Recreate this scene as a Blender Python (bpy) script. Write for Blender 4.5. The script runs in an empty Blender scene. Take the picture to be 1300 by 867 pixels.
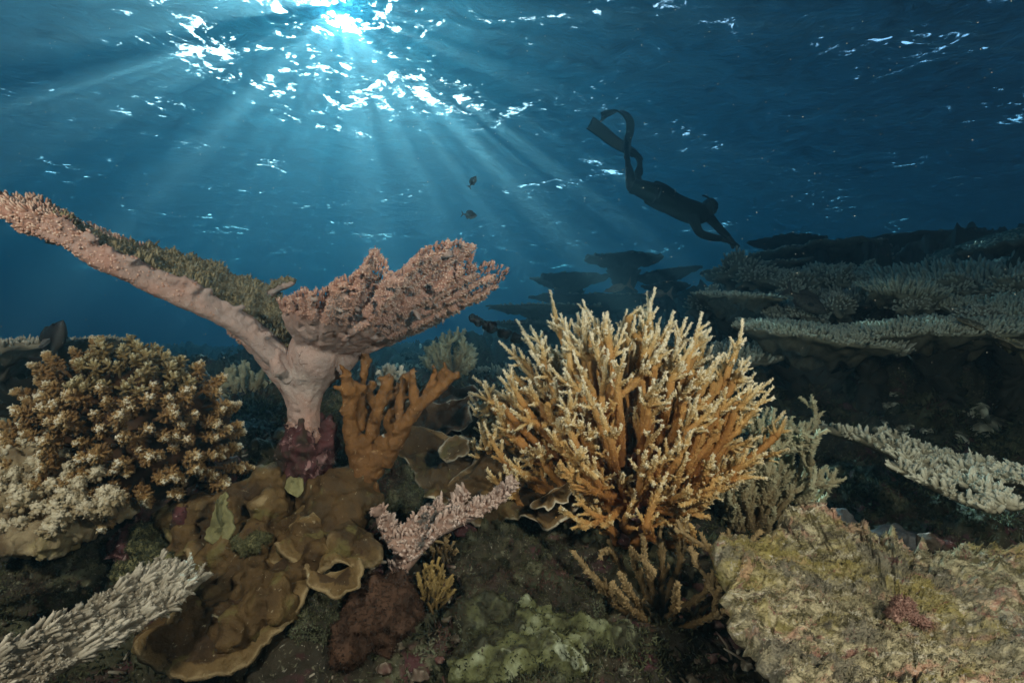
import bpy, math, random
import numpy as np
from mathutils import Vector

# ------------------------------------------------------------------ camera
SC = bpy.context.scene
COL = SC.collection
F = 650.0                     # focal length in pixels of a 1300 px wide picture (18 mm on 36 mm)
CAMZ = 1.5                    # camera height above the zero level
cam_d = bpy.data.cameras.new("camera")
cam_d.lens = 18.0; cam_d.sensor_width = 36.0
cam_d.clip_start = 0.02; cam_d.clip_end = 2000.0
cam = bpy.data.objects.new("camera", cam_d)
cam.location = (0, 0, CAMZ); cam.rotation_euler = (math.radians(90), 0, 0)
COL.objects.link(cam); SC.camera = cam

SUNPX = (432, 8)              # where the low sun stands behind the ripples
sun_dir = Vector(((SUNPX[0]-650)/F, 1.0, (433.5-SUNPX[1])/F)).normalized()
SUN_EL = math.asin(sun_dir.z); SUN_AZ = math.atan2(sun_dir.x, sun_dir.y)

# ------------------------------------------------------------------ world (sky above the water)
W = bpy.data.worlds.new("World"); SC.world = W; W.use_nodes = True
nt = W.node_tree; nt.nodes.clear()
o = nt.nodes.new("ShaderNodeOutputWorld"); bg = nt.nodes.new("ShaderNodeBackground")
sky = nt.nodes.new("ShaderNodeTexSky"); sky.sky_type = 'NISHITA'; sky.sun_disc = False
sky.sun_elevation = SUN_EL; sky.sun_rotation = SUN_AZ
tc = nt.nodes.new("ShaderNodeTexCoord")
dt = nt.nodes.new("ShaderNodeVectorMath"); dt.operation = 'DOT_PRODUCT'; dt.inputs[1].default_value = sun_dir
nt.links.new(tc.outputs['Generated'], dt.inputs[0])
def wmath(op, a, b):
    n = nt.nodes.new("ShaderNodeMath"); n.operation = op
    for k, v in enumerate((a, b)):
        if isinstance(v, (int, float)): n.inputs[k].default_value = v
        else: nt.links.new(v, n.inputs[k])
    return n.outputs[0]
c0 = wmath('MAXIMUM', dt.outputs['Value'], 0.0)
glow = wmath('ADD', wmath('MULTIPLY', wmath('POWER', c0, 1400.0), 170.0), wmath('ADD', wmath('MULTIPLY', wmath('POWER', c0, 60.0), 24.0), wmath('MULTIPLY', wmath('POWER', c0, 10.0), 2.2)))
gm = nt.nodes.new("ShaderNodeVectorMath"); gm.operation = 'SCALE'; gm.inputs[0].default_value = (1.05, 1.0, 0.95)
nt.links.new(glow, gm.inputs['Scale'])
ga = nt.nodes.new("ShaderNodeVectorMath"); ga.operation = 'ADD'
nt.links.new(sky.outputs[0], ga.inputs[0]); nt.links.new(gm.outputs[0], ga.inputs[1])
nt.links.new(ga.outputs[0], bg.inputs[0]); bg.inputs[1].default_value = 0.15
nt.links.new(bg.outputs[0], o.inputs[0])

# ------------------------------------------------------------------ sun
sd = bpy.data.lights.new("sun", 'SUN'); sd.energy = 5.0; sd.angle = math.radians(0.53); sd.color = (1.0, 0.97, 0.92)
so = bpy.data.objects.new("sun", sd); COL.objects.link(so)
so.rotation_euler = sun_dir.to_track_quat('Z', 'Y').to_euler()

# the two flash heads beside the camera housing that light the near corals in the photograph
def strobe(loc, aim, watts, r=0.06):
    d = bpy.data.lights.new("camera_flash", 'SPOT'); d.energy = watts; d.spot_size = math.radians(125); d.spot_blend = 0.6
    d.shadow_soft_size = r; d.color = (1.0, 0.86, 0.70)
    ob = bpy.data.objects.new("camera_flash", d); COL.objects.link(ob); ob.location = loc
    ob.rotation_euler = (Vector(loc) - Vector(aim)).to_track_quat('Z', 'Y').to_euler()
    return ob
strobe((-0.78, -0.10, CAMZ+0.42), (-0.50, 1.3, CAMZ-0.15), 14.5)
strobe((0.78, -0.10, CAMZ+0.48), (0.80, 1.6, CAMZ-0.08), 22)

SC.view_settings.view_transform = 'Standard'; SC.view_settings.look = 'None'
SC.view_settings.exposure = 1.42; SC.view_settings.gamma = 1.0; SC.view_settings.use_curve_mapping = False
cy = SC.cycles
cy.max_bounces = 5; cy.diffuse_bounces = 2; cy.glossy_bounces = 2; cy.transmission_bounces = 2
cy.transparent_max_bounces = 8; cy.volume_bounces = 0
cy.use_denoising = True; cy.use_adaptive_sampling = True; cy.adaptive_threshold = 0.02
cy.sample_clamp_indirect = 4.0; cy.caustics_reflective = False; cy.caustics_refractive = False

# ------------------------------------------------------------------ node helper
class NT:
    def __init__(s, name):
        s.m = bpy.data.materials.new(name); s.m.use_nodes = True; s.t = s.m.node_tree; s.t.nodes.clear()
        s.out = s.n("OutputMaterial")
    def n(s, typ, **kw):
        nd = s.t.nodes.new("ShaderNode" + typ)
        for k, v in kw.items(): setattr(nd, k, v)
        return nd
    def set(s, sock, v):
        if hasattr(v, 'is_output') and hasattr(v, 'node'): s.t.links.new(v, sock)
        else: sock.default_value = v
    def math(s, op, a, b=0.0, clamp=False):
        nd = s.n("Math", operation=op, use_clamp=clamp); s.set(nd.inputs[0], a); s.set(nd.inputs[1], b); return nd.outputs[0]
    def mix(s, f, a, b, mode='MIX'):
        nd = s.n("Mix", data_type='RGBA', blend_type=mode); s.set(nd.inputs[0], f)
        s.set(nd.inputs[6], c4(a)); s.set(nd.inputs[7], c4(b)); return nd.outputs[2]
    def noise(s, scale, detail=4.0, rough=0.55, vec=None, dist=0.0):
        nd = s.n("TexNoise"); nd.inputs['Scale'].default_value = scale; nd.inputs['Detail'].default_value = detail
        nd.inputs['Roughness'].default_value = rough; nd.inputs['Distortion'].default_value = dist
        s.t.links.new(vec if vec is not None else s.pos(), nd.inputs['Vector']); return nd.outputs['Fac']
    def voro(s, scale, vec=None, feature='F1'):
        nd = s.n("TexVoronoi", feature=feature); nd.inputs['Scale'].default_value = scale
        s.t.links.new(vec if vec is not None else s.pos(), nd.inputs['Vector']); return nd.outputs['Distance']
    def pos(s):
        if not hasattr(s, '_p'): s._p = s.n("NewGeometry").outputs['Position']
        return s._p
    def ramp(s, f, lo, hi, a=0.0, b=1.0):
        nd = s.n("MapRange"); nd.clamp = True; s.set(nd.inputs[0], f)
        for k, v in zip((1, 2, 3, 4), (lo, hi, a, b)): nd.inputs[k].default_value = v
        return nd.outputs[0]
    def attr(s, name):
        nd = s.n("Attribute"); nd.attribute_name = name; return nd.outputs['Fac']
def c4(c):
    return (c[0], c[1], c[2], 1.0) if isinstance(c, (tuple, list)) and len(c) == 3 else c

# ------------------------------------------------------------------ numpy noise
_rng = np.random.default_rng(7)
_perm = np.concatenate([_rng.permutation(256)]*3)
_g = _rng.normal(size=(256, 3)); _g /= np.linalg.norm(_g, axis=1)[:, None]
def gnoise(p):
    p = np.asarray(p, float); i = np.floor(p).astype(np.int64); f = p - i; u = f*f*f*(f*(f*6-15)+10)
    r = 0
    for dx in (0, 1):
        for dy in (0, 1):
            for dz in (0, 1):
                h = _perm[_perm[_perm[(i[:, 0]+dx) & 255] + ((i[:, 1]+dy) & 255)] + ((i[:, 2]+dz) & 255)]
                g = _g[h]
                d = g[:, 0]*(f[:, 0]-dx) + g[:, 1]*(f[:, 1]-dy) + g[:, 2]*(f[:, 2]-dz)
                w = (u[:, 0] if dx else 1-u[:, 0])*(u[:, 1] if dy else 1-u[:, 1])*(u[:, 2] if dz else 1-u[:, 2])
                r = r + d*w
    return r*1.6
def fbm(p, octv=4, gain=0.5, ridged=False):
    p = np.asarray(p, float); a = 1.0; r = 0
    for k in range(octv):
        n = gnoise(p*(2.03**k) + 17.3*k)
        if ridged: n = 0.5-np.abs(n)
        r = r + a*n; a *= gain
    return r

# ------------------------------------------------------------------ mesh tools
class MB:
    """collects vertices, quads, triangles and one 'tip' value per vertex, linked as ONE object"""
    def __init__(s): s.v = []; s.q = []; s.t = []; s.a = []; s.n = 0
    def add(s, v, q=None, t=None, a=None):
        v = np.asarray(v, float).reshape(-1, 3)
        if q is not None and len(q): s.q.append(np.asarray(q, np.int64).reshape(-1, 4)+s.n)
        if t is not None and len(t): s.t.append(np.asarray(t, np.int64).reshape(-1, 3)+s.n)
        s.v.append(v); s.a.append(np.zeros(len(v)) if a is None else np.broadcast_to(np.asarray(a, float), (len(v),)))
        s.n += len(v)
    def arrays(s):
        V = np.concatenate(s.v); A = np.concatenate(s.a)
        Q = np.concatenate(s.q) if s.q else np.zeros((0, 4), np.int64)
        T = np.concatenate(s.t) if s.t else np.zeros((0, 3), np.int64)
        return V, Q, T, A
    def mesh(s, name, origin=(0, 0, 0), smooth=True):
        V, Q, T, A = s.arrays(); V = V - np.asarray(origin, float)
        me = bpy.data.meshes.new(name); me.vertices.add(len(V)); me.vertices.foreach_set('co', V.astype(np.float32).ravel())
        me.loops.add(Q.size+T.size); me.loops.foreach_set('vertex_index', np.concatenate([Q.ravel(), T.ravel()]).astype(np.int32))
        me.polygons.add(len(Q)+len(T))
        st = np.concatenate([np.arange(len(Q))*4, Q.size+np.arange(len(T))*3]).astype(np.int32)
        me.polygons.foreach_set('loop_start', st)
        me.polygons.foreach_set('use_smooth', np.full(len(st), smooth))
        at = me.attributes.new('tip', 'FLOAT', 'POINT'); at.data.foreach_set('value', A.astype(np.float32))
        me.update(calc_edges=True); me.validate(); return me
    def obj(s, name, mat, parent=None, smooth=True, origin=None):
        top = parent
        while top is not None and top.parent is not None: top = top.parent
        org = origin if origin is not None else (tuple(top.location) if top is not None else (0, 0, 0))
        me = s.mesh(name, org, smooth); me.materials.append(mat)
        ob = bpy.data.objects.new(name, me); COL.objects.link(ob)
        if parent is not None: ob.parent = parent
        elif origin is not None: ob.location = origin
        return ob
def P(px, py, d): return np.array([(px-650.0)/F*d, d, CAMZ+(433.5-py)/F*d])
def thing(name, label, cat, loc=(0, 0, 0), group=None):
    ob = bpy.data.objects.new(name, None); ob.empty_display_size = 0.05; COL.objects.link(ob)
    ob.location = tuple(float(x) for x in loc); tag(ob, label, cat, group); return ob
def tag(ob, label=None, cat=None, group=None, kind=None):
    if label: ob['label'] = label
    if cat: ob['category'] = cat
    if group: ob['group'] = group
    if kind: ob['kind'] = kind
    return ob
def nrm(v):
    v = np.asarray(v, float); return v/(np.linalg.norm(v, axis=-1, keepdims=True)+1e-12)
def frames(path):
    T = nrm(np.gradient(path, axis=0)); N = np.zeros_like(T)
    a = np.array([0, 0, 1.0]) if abs(T[0][2]) < 0.9 else np.array([1.0, 0, 0])
    n = nrm(np.cross(T[0], a))
    for i in range(len(T)):
        n = n - T[i]*np.dot(n, T[i]); n = n/(np.linalg.norm(n)+1e-9); N[i] = n
    return T, N, np.cross(T, N)
def tube(path, radii, n=8, tip=None, squash=None, cap0=False):
    """tapered tube with a rounded end; returns v, q, t, a"""
    path = np.asarray(path, float); radii = np.asarray(radii, float); K = len(path)
    T, N, B = frames(path); th = np.arange(n)/n*2*np.pi
    sq = 1.0 if squash is None else squash
    ring = path[:, None] + radii[:, None, None]*(np.cos(th)[None, :, None]*N[:, None]+sq*np.sin(th)[None, :, None]*B[:, None])
    V = ring.reshape(-1, 3); i = np.arange(K-1)[:, None]*n; j = np.arange(n)[None]; j2 = (j+1) % n
    Q = np.stack([i+j, i+j2, i+n+j2, i+n+j], -1).reshape(-1, 4)
    e = len(V); V = np.vstack([V, path[-1]+T[-1]*radii[-1]*0.8]); l = (K-1)*n
    Tr = np.stack([l+np.arange(n), l+(np.arange(n)+1) % n, np.full(n, e)], -1)
    if cap0:
        V = np.vstack([V, path[0]-T[0]*radii[0]*0.5]); Tr = np.vstack([Tr, np.stack([(np.arange(n)+1) % n, np.arange(n), np.full(n, e+1)], -1)])
    if tip is None: tip = np.linspace(0, 1, K)
    A = np.concatenate([np.repeat(np.asarray(tip, float), n), [tip[-1]]+([tip[0]] if cap0 else [])])
    return V, Q, Tr, A
def cones(Pp, D, L, R, n=4, a0=0.0, a1=1.0):
    """many small pointed cups at once: bases Pp, directions D, lengths L, radii R"""
    Pp = np.asarray(Pp, float); D = nrm(D); M = len(Pp)
    L = np.broadcast_to(L, (M,)); R = np.broadcast_to(R, (M,))
    ref = np.where(np.abs(D[:, 2:3]) < 0.9, np.array([[0, 0, 1.0]]), np.array([[1.0, 0, 0]]))
    N = nrm(np.cross(D, ref)); B = np.cross(D, N); th = np.arange(n)/n*2*np.pi
    r0 = Pp[:, None]+R[:, None, None]*(np.cos(th)[None, :, None]*N[:, None]+np.sin(th)[None, :, None]*B[:, None])
    tp = Pp+D*L[:, None]
    V = np.concatenate([r0, tp[:, None]], 1).reshape(-1, 3)
    b = np.arange(M)[:, None]*(n+1); j = np.arange(n)[None]
    T = np.stack([b+j, b+(j+1) % n, np.broadcast_to(b+n, (M, n))], -1).reshape(-1, 3)
    a0 = np.broadcast_to(a0, (M,)); a1 = np.broadcast_to(a1, (M,))
    A = np.concatenate([np.repeat(a0[:, None], n, 1), a1[:, None]], 1).ravel()
    return V, None, T, A
def studs(Pp, D, L, R, n=5, a0=0.0, a1=1.0):
    """many blunt short fingers at once (ring, ring, cap)"""
    Pp = np.asarray(Pp, float); D = nrm(D); M = len(Pp)
    L = np.broadcast_to(L, (M,)); R = np.broadcast_to(R, (M,))
    ref = np.where(np.abs(D[:, 2:3]) < 0.9, np.array([[0, 0, 1.0]]), np.array([[1.0, 0, 0]]))
    N = nrm(np.cross(D, ref)); B = np.cross(D, N); th = np.arange(n)/n*2*np.pi
    dirs = np.cos(th)[None, :, None]*N[:, None]+np.sin(th)[None, :, None]*B[:, None]
    r0 = Pp[:, None]+R[:, None, None]*dirs
    r1 = (Pp+D*(L*0.78)[:, None])[:, None]+(R*0.72)[:, None, None]*dirs
    tp = Pp+D*L[:, None]
    V = np.concatenate([r0, r1, tp[:, None]], 1).reshape(-1, 3); k = 2*n+1
    b = np.arange(M)[:, None]*k; j = np.arange(n)[None]; j2 = (j+1) % n
    Q = np.stack([b+j, b+j2, b+n+j2, b+n+j], -1).reshape(-1, 4)
    T = np.stack([b+n+j, b+n+j2, np.broadcast_to(b+2*n, (M, n))], -1).reshape(-1, 3)
    a0 = np.broadcast_to(a0, (M,)); a1 = np.broadcast_to(a1, (M,))
    A = np.concatenate([np.repeat(a0[:, None], n, 1), np.repeat((a0*.3+a1*.7)[:, None], n, 1), a1[:, None]], 1).ravel()
    return V, Q, T, A
def bez(p0, p1, p2, k=10):
    t = np.linspace(0, 1, k)[:, None]; return (1-t)**2*np.asarray(p0)+2*t*(1-t)*np.asarray(p1)+t*t*np.asarray(p2)
def cat(pts, k=6):
    """smooth curve through points (Catmull-Rom), any dimension"""
    p = np.asarray(pts, float); p = np.vstack([2*p[0]-p[1], p, 2*p[-1]-p[-2]]); out = []
    for i in range(1, len(p)-2):
        for t in np.linspace(0, 1, k, endpoint=False):
            out.append(0.5*((2*p[i])+(-p[i-1]+p[i+1])*t+(2*p[i-1]-5*p[i]+4*p[i+1]-p[i+2])*t*t+(-p[i-1]+3*p[i]-3*p[i+1]+p[i+2])*t**3))
    out.append(p[-2]); return np.array(out)
def catloop(pts, k=4):
    p = np.asarray(pts, float); n = len(p); out = []
    for i in range(n):
        a, b, c, d = p[(i-1) % n], p[i], p[(i+1) % n], p[(i+2) % n]
        for t in np.linspace(0, 1, k, endpoint=False):
            out.append(0.5*((2*b)+(-a+c)*t+(2*a-5*b+4*c-d)*t*t+(-a+3*b-3*c+d)*t**3))
    return np.array(out)
def fuse(mb, voxel, smooth=1):
    """weld overlapping tubes and lumps into one continuous surface; returns v, q, normals"""
    me = mb.mesh('tmp'); ob = bpy.data.objects.new('tmp', me); COL.objects.link(ob)
    m = ob.modifiers.new('r', 'REMESH'); m.mode = 'VOXEL'; m.voxel_size = voxel; m.adaptivity = 0
    if smooth: s = ob.modifiers.new('s', 'SMOOTH'); s.iterations = smooth; s.factor = 0.5
    dg = bpy.context.evaluated_depsgraph_get(); ev = ob.evaluated_get(dg); r = ev.to_mesh()
    n = len(r.vertices); V = np.empty(n*3, np.float32); r.vertices.foreach_get('co', V); V = V.reshape(-1, 3).astype(float)
    Nn = np.empty(n*3, np.float32); r.vertices.foreach_get('normal', Nn); Nn = Nn.reshape(-1, 3).astype(float)
    L = np.empty(len(r.loops), np.int32); r.loops.foreach_get('vertex_index', L)
    tot = np.empty(len(r.polygons), np.int32); r.polygons.foreach_get('loop_total', tot)
    st = np.empty(len(r.polygons), np.int32); r.polygons.foreach_get('loop_start', st)
    Q = L[st[tot == 4][:, None]+np.arange(4)]; T = L[st[tot == 3][:, None]+np.arange(3)]
    ev.to_mesh_clear(); bpy.data.objects.remove(ob); bpy.data.meshes.remove(me)
    return V, Q, T, Nn
# ------------------------------------------------------------------ water surface
SURF = CAMZ + 4.2
GLARE_CENTRE = tuple(Vector((0, 0, CAMZ)) + sun_dir*((SURF-CAMZ)/sun_dir.z) + Vector((0.35, 0.2, 0)))
def water_mat():
    s = NT("water_surface"); p = s.pos()
    mp = s.n("Mapping"); mp.inputs['Rotation'].default_value = (0, 0, math.radians(-24)); mp.inputs['Scale'].default_value = (0.85, 1.0, 1.0)
    s.t.links.new(p, mp.inputs['Vector']); v = mp.outputs[0]
    big = s.noise(0.5, 2.0, 0.5, v, 0.6)
    mid = s.noise(1.9, 4.0, 0.6, v, 1.6)
    fine = s.noise(6.0, 4.0, 0.62, v, 1.2)
    micro = s.noise(19.0, 3.0, 0.6, v, 0.8)
    f = s.math('ADD', s.math('MULTIPLY', big, 0.42), s.math('ADD', s.math('MULTIPLY', mid, 0.50), s.math('ADD', s.math('MULTIPLY', fine, 0.40), s.math('MULTIPLY', micro, 0.14))))
    dx = s.n("VectorMath", operation='DISTANCE'); s.t.links.new(p, dx.inputs[0]); dx.inputs[1].default_value = GLARE_CENTRE
    f = s.math('ADD', f, s.math('MULTIPLY', s.ramp(dx.outputs['Value'], 0.2, 5.0, 1.0, 0.0), 0.115))   # more clear gaps painted in line with the sun, as its glare
    lens = s.ramp(f, 0.868, 0.925)                     # noise gaps painted clear, as sky glints and openings for sun shafts
    tr = s.n("BsdfTransparent")
    s.set(tr.inputs[0], s.mix(lens, s.mix(s.ramp(s.math('ADD', s.math('MULTIPLY', mid, .55), s.math('ADD', s.math('MULTIPLY', fine, .45), s.math('MULTIPLY', micro, .25))), .50, .76), (0.002, 0.014, 0.025), (0.011, 0.060, 0.086)), (0.95, 1.0, 1.0)))
    gl = s.n("BsdfGlossy"); gl.inputs['Roughness'].default_value = 0.12; gl.inputs[0].default_value = (0.8, 0.9, 0.95, 1)
    bm = s.n("Bump"); bm.inputs['Strength'].default_value = 0.6; bm.inputs['Distance'].default_value = 0.25
    s.set(bm.inputs['Height'], s.math('ADD', mid, s.math('MULTIPLY', fine, 0.35))); s.t.links.new(bm.outputs[0], gl.inputs['Normal'])
    mx = s.n("MixShader"); s.set(mx.inputs[0], s.ramp(lens, 0, 1, 0.5, 1.0))
    s.t.links.new(gl.outputs[0], mx.inputs[1]); s.t.links.new(tr.outputs[0], mx.inputs[2])
    s.t.links.new(mx.outputs[0], s.out.inputs['Surface']); return s.m
def water_surface():
    n = 260; u = np.linspace(-1, 1, n); c = np.sign(u)*(np.abs(u)**2.9)
    X, Y = np.meshgrid(c*330, c*330+5, indexing='ij')
    q = np.stack([X.ravel(), Y.ravel(), 0*X.ravel()], 1)
    z = 0.10*fbm(q*0.45, 2)+0.045*fbm(q*np.array([1.0, 2.0, 1])*1.3, 3)
    V = np.stack([q[:, 0], q[:, 1], SURF+z], 1); i = np.arange(n-1)[:, None]*n+np.arange(n-1)[None]
    Q = np.stack([i, i+n, i+n+1, i+1], -1).reshape(-1, 4)
    mb = MB(); mb.add(V, Q); o = mb.obj('water_surface', water_mat()); tag(o, kind='structure'); return o
water_surface()
# ------------------------------------------------------------------ the sea water itself
def sea_volume():
    x0, x1, y0, y1, z0, z1 = -300, 300, -290, 310, -4.5, SURF+0.4
    V = [(x, y, z) for x in (x0, x1) for y in (y0, y1) for z in (z0, z1)]
    Q = [(0, 1, 3, 2), (4, 6, 7, 5), (0, 4, 5, 1), (2, 3, 7, 6), (0, 2, 6, 4), (1, 5, 7, 3)]
    s = NT("sea_water"); pv = s.n("VolumePrincipled")
    pv.inputs['Color'].default_value = (0.20, 0.345, 0.40, 1); pv.inputs['Density'].default_value = 0.100
    pv.inputs['Anisotropy'].default_value = 0.64; pv.inputs['Absorption Color'].default_value = (0.0, 0.48, 0.78, 1)
    s.t.links.new(pv.outputs[0], s.out.inputs['Volume'])
    mb = MB(); mb.add(V, Q); o = mb.obj('haze', s.m, smooth=False)
    tag(o, 'even blue haze of sea water filling the whole scene', 'sea water', kind='stuff'); return o
sea_volume()
# ------------------------------------------------------------------ materials
def coral(name, cols, scale=60.0, mott=0.35, bump=0.4, rough=0.75, patch=None, spec=0.25, bscale=None):
    """cols: list of (position, colour) along the painted growth axis (the 'tip' attribute); mottled by noise"""
    s = NT(name); b = s.n("BsdfPrincipled"); t = s.attr('tip')
    n1 = s.noise(scale, 4.0, 0.6); n2 = s.noise(scale*0.17, 3.0, 0.5)
    t2 = s.math('ADD', t, s.math('MULTIPLY', s.math('SUBTRACT', n1, 0.5), 0.35))
    r = s.n("ValToRGB"); s.set(r.inputs[0], t2); cr = r.color_ramp
    while len(cr.elements) > 1: cr.elements.remove(cr.elements[0])
    cr.elements[0].position = cols[0][0]; cr.elements[0].color = c4(cols[0][1])
    for p_, c_ in cols[1:]:
        e = cr.elements.new(p_); e.color = c4(c_)
    dk = s.math('ADD', s.math('MULTIPLY', n1, mott), s.math('MULTIPLY', n2, mott))
    f = s.math('ADD', 1.0-mott, dk)
    sc = s.n("VectorMath", operation='SCALE'); s.t.links.new(r.outputs[0], sc.inputs[0]); s.set(sc.inputs['Scale'], f)
    col = sc.outputs[0]
    for (pscale, lo, hi, pc, amt) in (patch or []):
        col = s.mix(s.math('MULTIPLY', s.ramp(s.noise(pscale, 4.0, 0.6, dist=0.8), lo, hi), amt), col, pc)
    s.set(b.inputs['Base Color'], col); b.inputs['Roughness'].default_value = rough; b.inputs['Specular IOR Level'].default_value = spec
    if bump:
        bm = s.n("Bump"); bm.inputs['Strength'].default_value = bump; bm.inputs['Distance'].default_value = 0.15/scale
        s.set(bm.inputs['Height'], s.math('ADD', s.noise(bscale or scale*3, 3.0, 0.6), n1)); s.t.links.new(bm.outputs[0], b.inputs['Normal'])
    s.t.links.new(b.outputs[0], s.out.inputs['Surface']); return s.m
M = {}
M['ground'] = coral('reef_rock', [(0, (0.025, 0.022, 0.016)), (0.45, (0.045, 0.036, 0.022)), (0.7, (0.07, 0.065, 0.035)), (1, (0.15, 0.15, 0.09))], 34, 0.5, 0.9,
    patch=[(9, .56, .64, (0.10, 0.030, 0.040), .8), (6.0, .60, .68, (0.055, 0.075, 0.04), .8), (14, .66, .72, (0.30, 0.32, 0.22), .7), (22, .70, .76, (0.33, 0.16, 0.17), .8), (85, .60, .66, (0.20, 0.20, 0.13), .8), (120, .64, .69, (0.42, 0.40, 0.32), .7), (3.0, .50, .62, (0.03, 0.026, 0.02), .7)])
M['farground'] = M['ground']
M['turf'] = coral('turf_algae', [(0, (0.025, 0.027, 0.014)), (1, (0.20, 0.21, 0.10))], 20, 0.5, 0.0, patch=[(6, .55, .62, (0.11, 0.045, 0.04), .7), (8, .62, .68, (0.25, 0.28, 0.18), .5)])
M['maroon'] = coral('crustose_algae', [(0, (0.03, 0.013, 0.012)), (1, (0.13, 0.045, 0.048))], 45, 0.5, 0.8, patch=[(26, .56, .62, (0.42, 0.24, 0.23), .7), (13, .48, .58, (0.05, 0.042, 0.028), .85), (70, .64, .68, (0.5, 0.4, 0.36), .7)])
M['pink'] = coral('pink_coral', [(0, (0.38, 0.30, 0.275)), (0.35, (0.44, 0.30, 0.255)), (0.65, (0.42, 0.225, 0.17)), (0.9, (0.50, 0.30, 0.22)), (1, (0.85, 0.70, 0.58))], 30, 0.42, 0.8,
    patch=[(11, .55, .66, (0.50, 0.42, 0.38), .6), (60, .62, .70, (0.12, 0.05, 0.035), .7), (8, .60, .70, (0.25, 0.17, 0.13), .6), (110, .66, .72, (0.72, 0.64, 0.58), .6)])
M['redtuft'] = coral('red_tuft', [(0, (0.20, 0.10, 0.075)), (1, (0.52, 0.33, 0.27))], 60, .4, .5)
M['pinktop'] = coral('olive_branchlets', [(0, (0.11, 0.085, 0.045)), (1, (0.40, 0.34, 0.20))], 50, 0.4, 0.2)
M['pinktip'] = coral('pink_branchlets', [(0, (0.28, 0.13, 0.095)), (0.6, (0.46, 0.26, 0.19)), (1, (0.84, 0.68, 0.56))], 50, 0.35, 0.2)
M['bush'] = coral('brown_bush_coral', [(0, (0.05, 0.022, 0.008)), (0.45, (0.235, 0.13, 0.048)), (0.74, (0.37, 0.235, 0.095)), (0.86, (0.56, 0.43, 0.23)), (1, (0.85, 0.80, 0.66))], 60, 0.3, 0.3)
M['bushgrey'] = coral('greyish_bush_coral', [(0, (0.05, 0.035, 0.015)), (0.5, (0.22, 0.15, 0.06)), (0.8, (0.36, 0.29, 0.14)), (1, (0.68, 0.64, 0.45))], 60, 0.3, 0.3)
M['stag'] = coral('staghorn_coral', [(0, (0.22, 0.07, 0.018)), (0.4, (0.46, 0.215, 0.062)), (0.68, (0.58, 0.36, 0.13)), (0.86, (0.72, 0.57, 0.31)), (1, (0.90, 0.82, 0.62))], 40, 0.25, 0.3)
M['stagpale'] = coral('pale_staghorn_coral', [(0, (0.16, 0.10, 0.05)), (0.5, (0.34, 0.25, 0.13)), (1, (0.62, 0.58, 0.38))], 40, 0.3, 0.3)
M['stagdark'] = coral('olive_staghorn_coral', [(0, (0.06, 0.04, 0.02)), (0.5, (0.16, 0.10, 0.04)), (1, (0.42, 0.30, 0.15))], 40, 0.3, 0.3)
M['orange'] = coral('orange_coral', [(0, (0.17, 0.080, 0.028)), (0.6, (0.265, 0.125, 0.040)), (1, (0.17, 0.09, 0.035))], 34, 0.5, 0.9, patch=[(40, .62, .70, (0.48, 0.32, 0.17), .6), (14, .56, .66, (0.11, 0.055, 0.022), .7), (90, .66, .70, (0.60, 0.45, 0.28), .6)])
M['brown'] = coral('brown_plate_coral', [(0, (0.065, 0.036, 0.015)), (0.8, (0.125, 0.072, 0.027)), (0.93, (0.24, 0.155, 0.07)), (1, (0.62, 0.55, 0.42))], 22, 0.4, 0.7,
    patch=[(7, .52, .66, (0.06, 0.042, 0.022), .85), (15, .58, .66, (0.15, 0.13, 0.05), .6), (30, .68, .72, (0.48, 0.43, 0.28), .8), (60, .62, .68, (0.05, 0.03, 0.018), .7), (120, .66, .70, (0.46, 0.40, 0.28), .6)])
M['brownmat'] = coral('brown_crust_coral', [(0, (0.05, 0.028, 0.013)), (0.5, (0.115, 0.068, 0.026)), (0.9, (0.18, 0.115, 0.046)), (1, (0.34, 0.25, 0.13))], 26, 0.6, 1.0,
    patch=[(6, .54, .64, (0.07, 0.045, 0.022), .85), (13, .58, .64, (0.17, 0.15, 0.05), .6), (30, .68, .71, (0.50, 0.45, 0.30), .8), (45, .66, .70, (0.06, 0.03, 0.02), .8), (120, .66, .70, (0.46, 0.40, 0.28), .6)])
M['browndark'] = coral('dark_plate_coral', [(0, (0.045, 0.026, 0.013)), (0.85, (0.09, 0.05, 0.024)), (0.95, (0.16, 0.11, 0.07)), (1, (0.50, 0.48, 0.40))], 22, 0.5, 0.7,
    patch=[(9, .56, .66, (0.035, 0.03, 0.02), .8)])
M['olivepatch'] = coral('green_yellow_crust', [(0, (0.08, 0.08, 0.035)), (1, (0.30, 0.28, 0.13))], 40, 0.4, 0.9)
M['lump'] = coral('rust_brown_lump', [(0, (0.045, 0.024, 0.015)), (1, (0.115, 0.060, 0.036))], 40, 0.45, 0.9)
M['yellow'] = coral('yellow_knob_coral', [(0, (0.16, 0.11, 0.06)), (0.5, (0.40, 0.32, 0.19)), (1, (0.76, 0.69, 0.52))], 40, 0.4, 0.8, patch=[(5, .56, .66, (0.55, 0.48, 0.16), .45), (22, .58, .66, (0.16, 0.11, 0.06), .6)])
M['cream'] = coral('cream_finger_coral', [(0, (0.15, 0.12, 0.08)), (0.5, (0.36, 0.31, 0.23)), (1, (0.80, 0.74, 0.61))], 40, 0.45, 0.3, patch=[(9, .54, .64, (0.30, 0.28, 0.22), .7)])
M['greyfinger'] = coral('grey_green_finger_coral', [(0, (0.08, 0.065, 0.04)), (0.5, (0.40, 0.36, 0.25)), (1, (0.86, 0.83, 0.66))], 30, 0.35, 0.3)
M['fartable'] = coral('reef_table_coral', [(0, (0.035, 0.03, 0.022)), (0.5, (0.34, 0.31, 0.23)), (1, (0.85, 0.82, 0.68))], 12, 0.4, 0.4)
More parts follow.
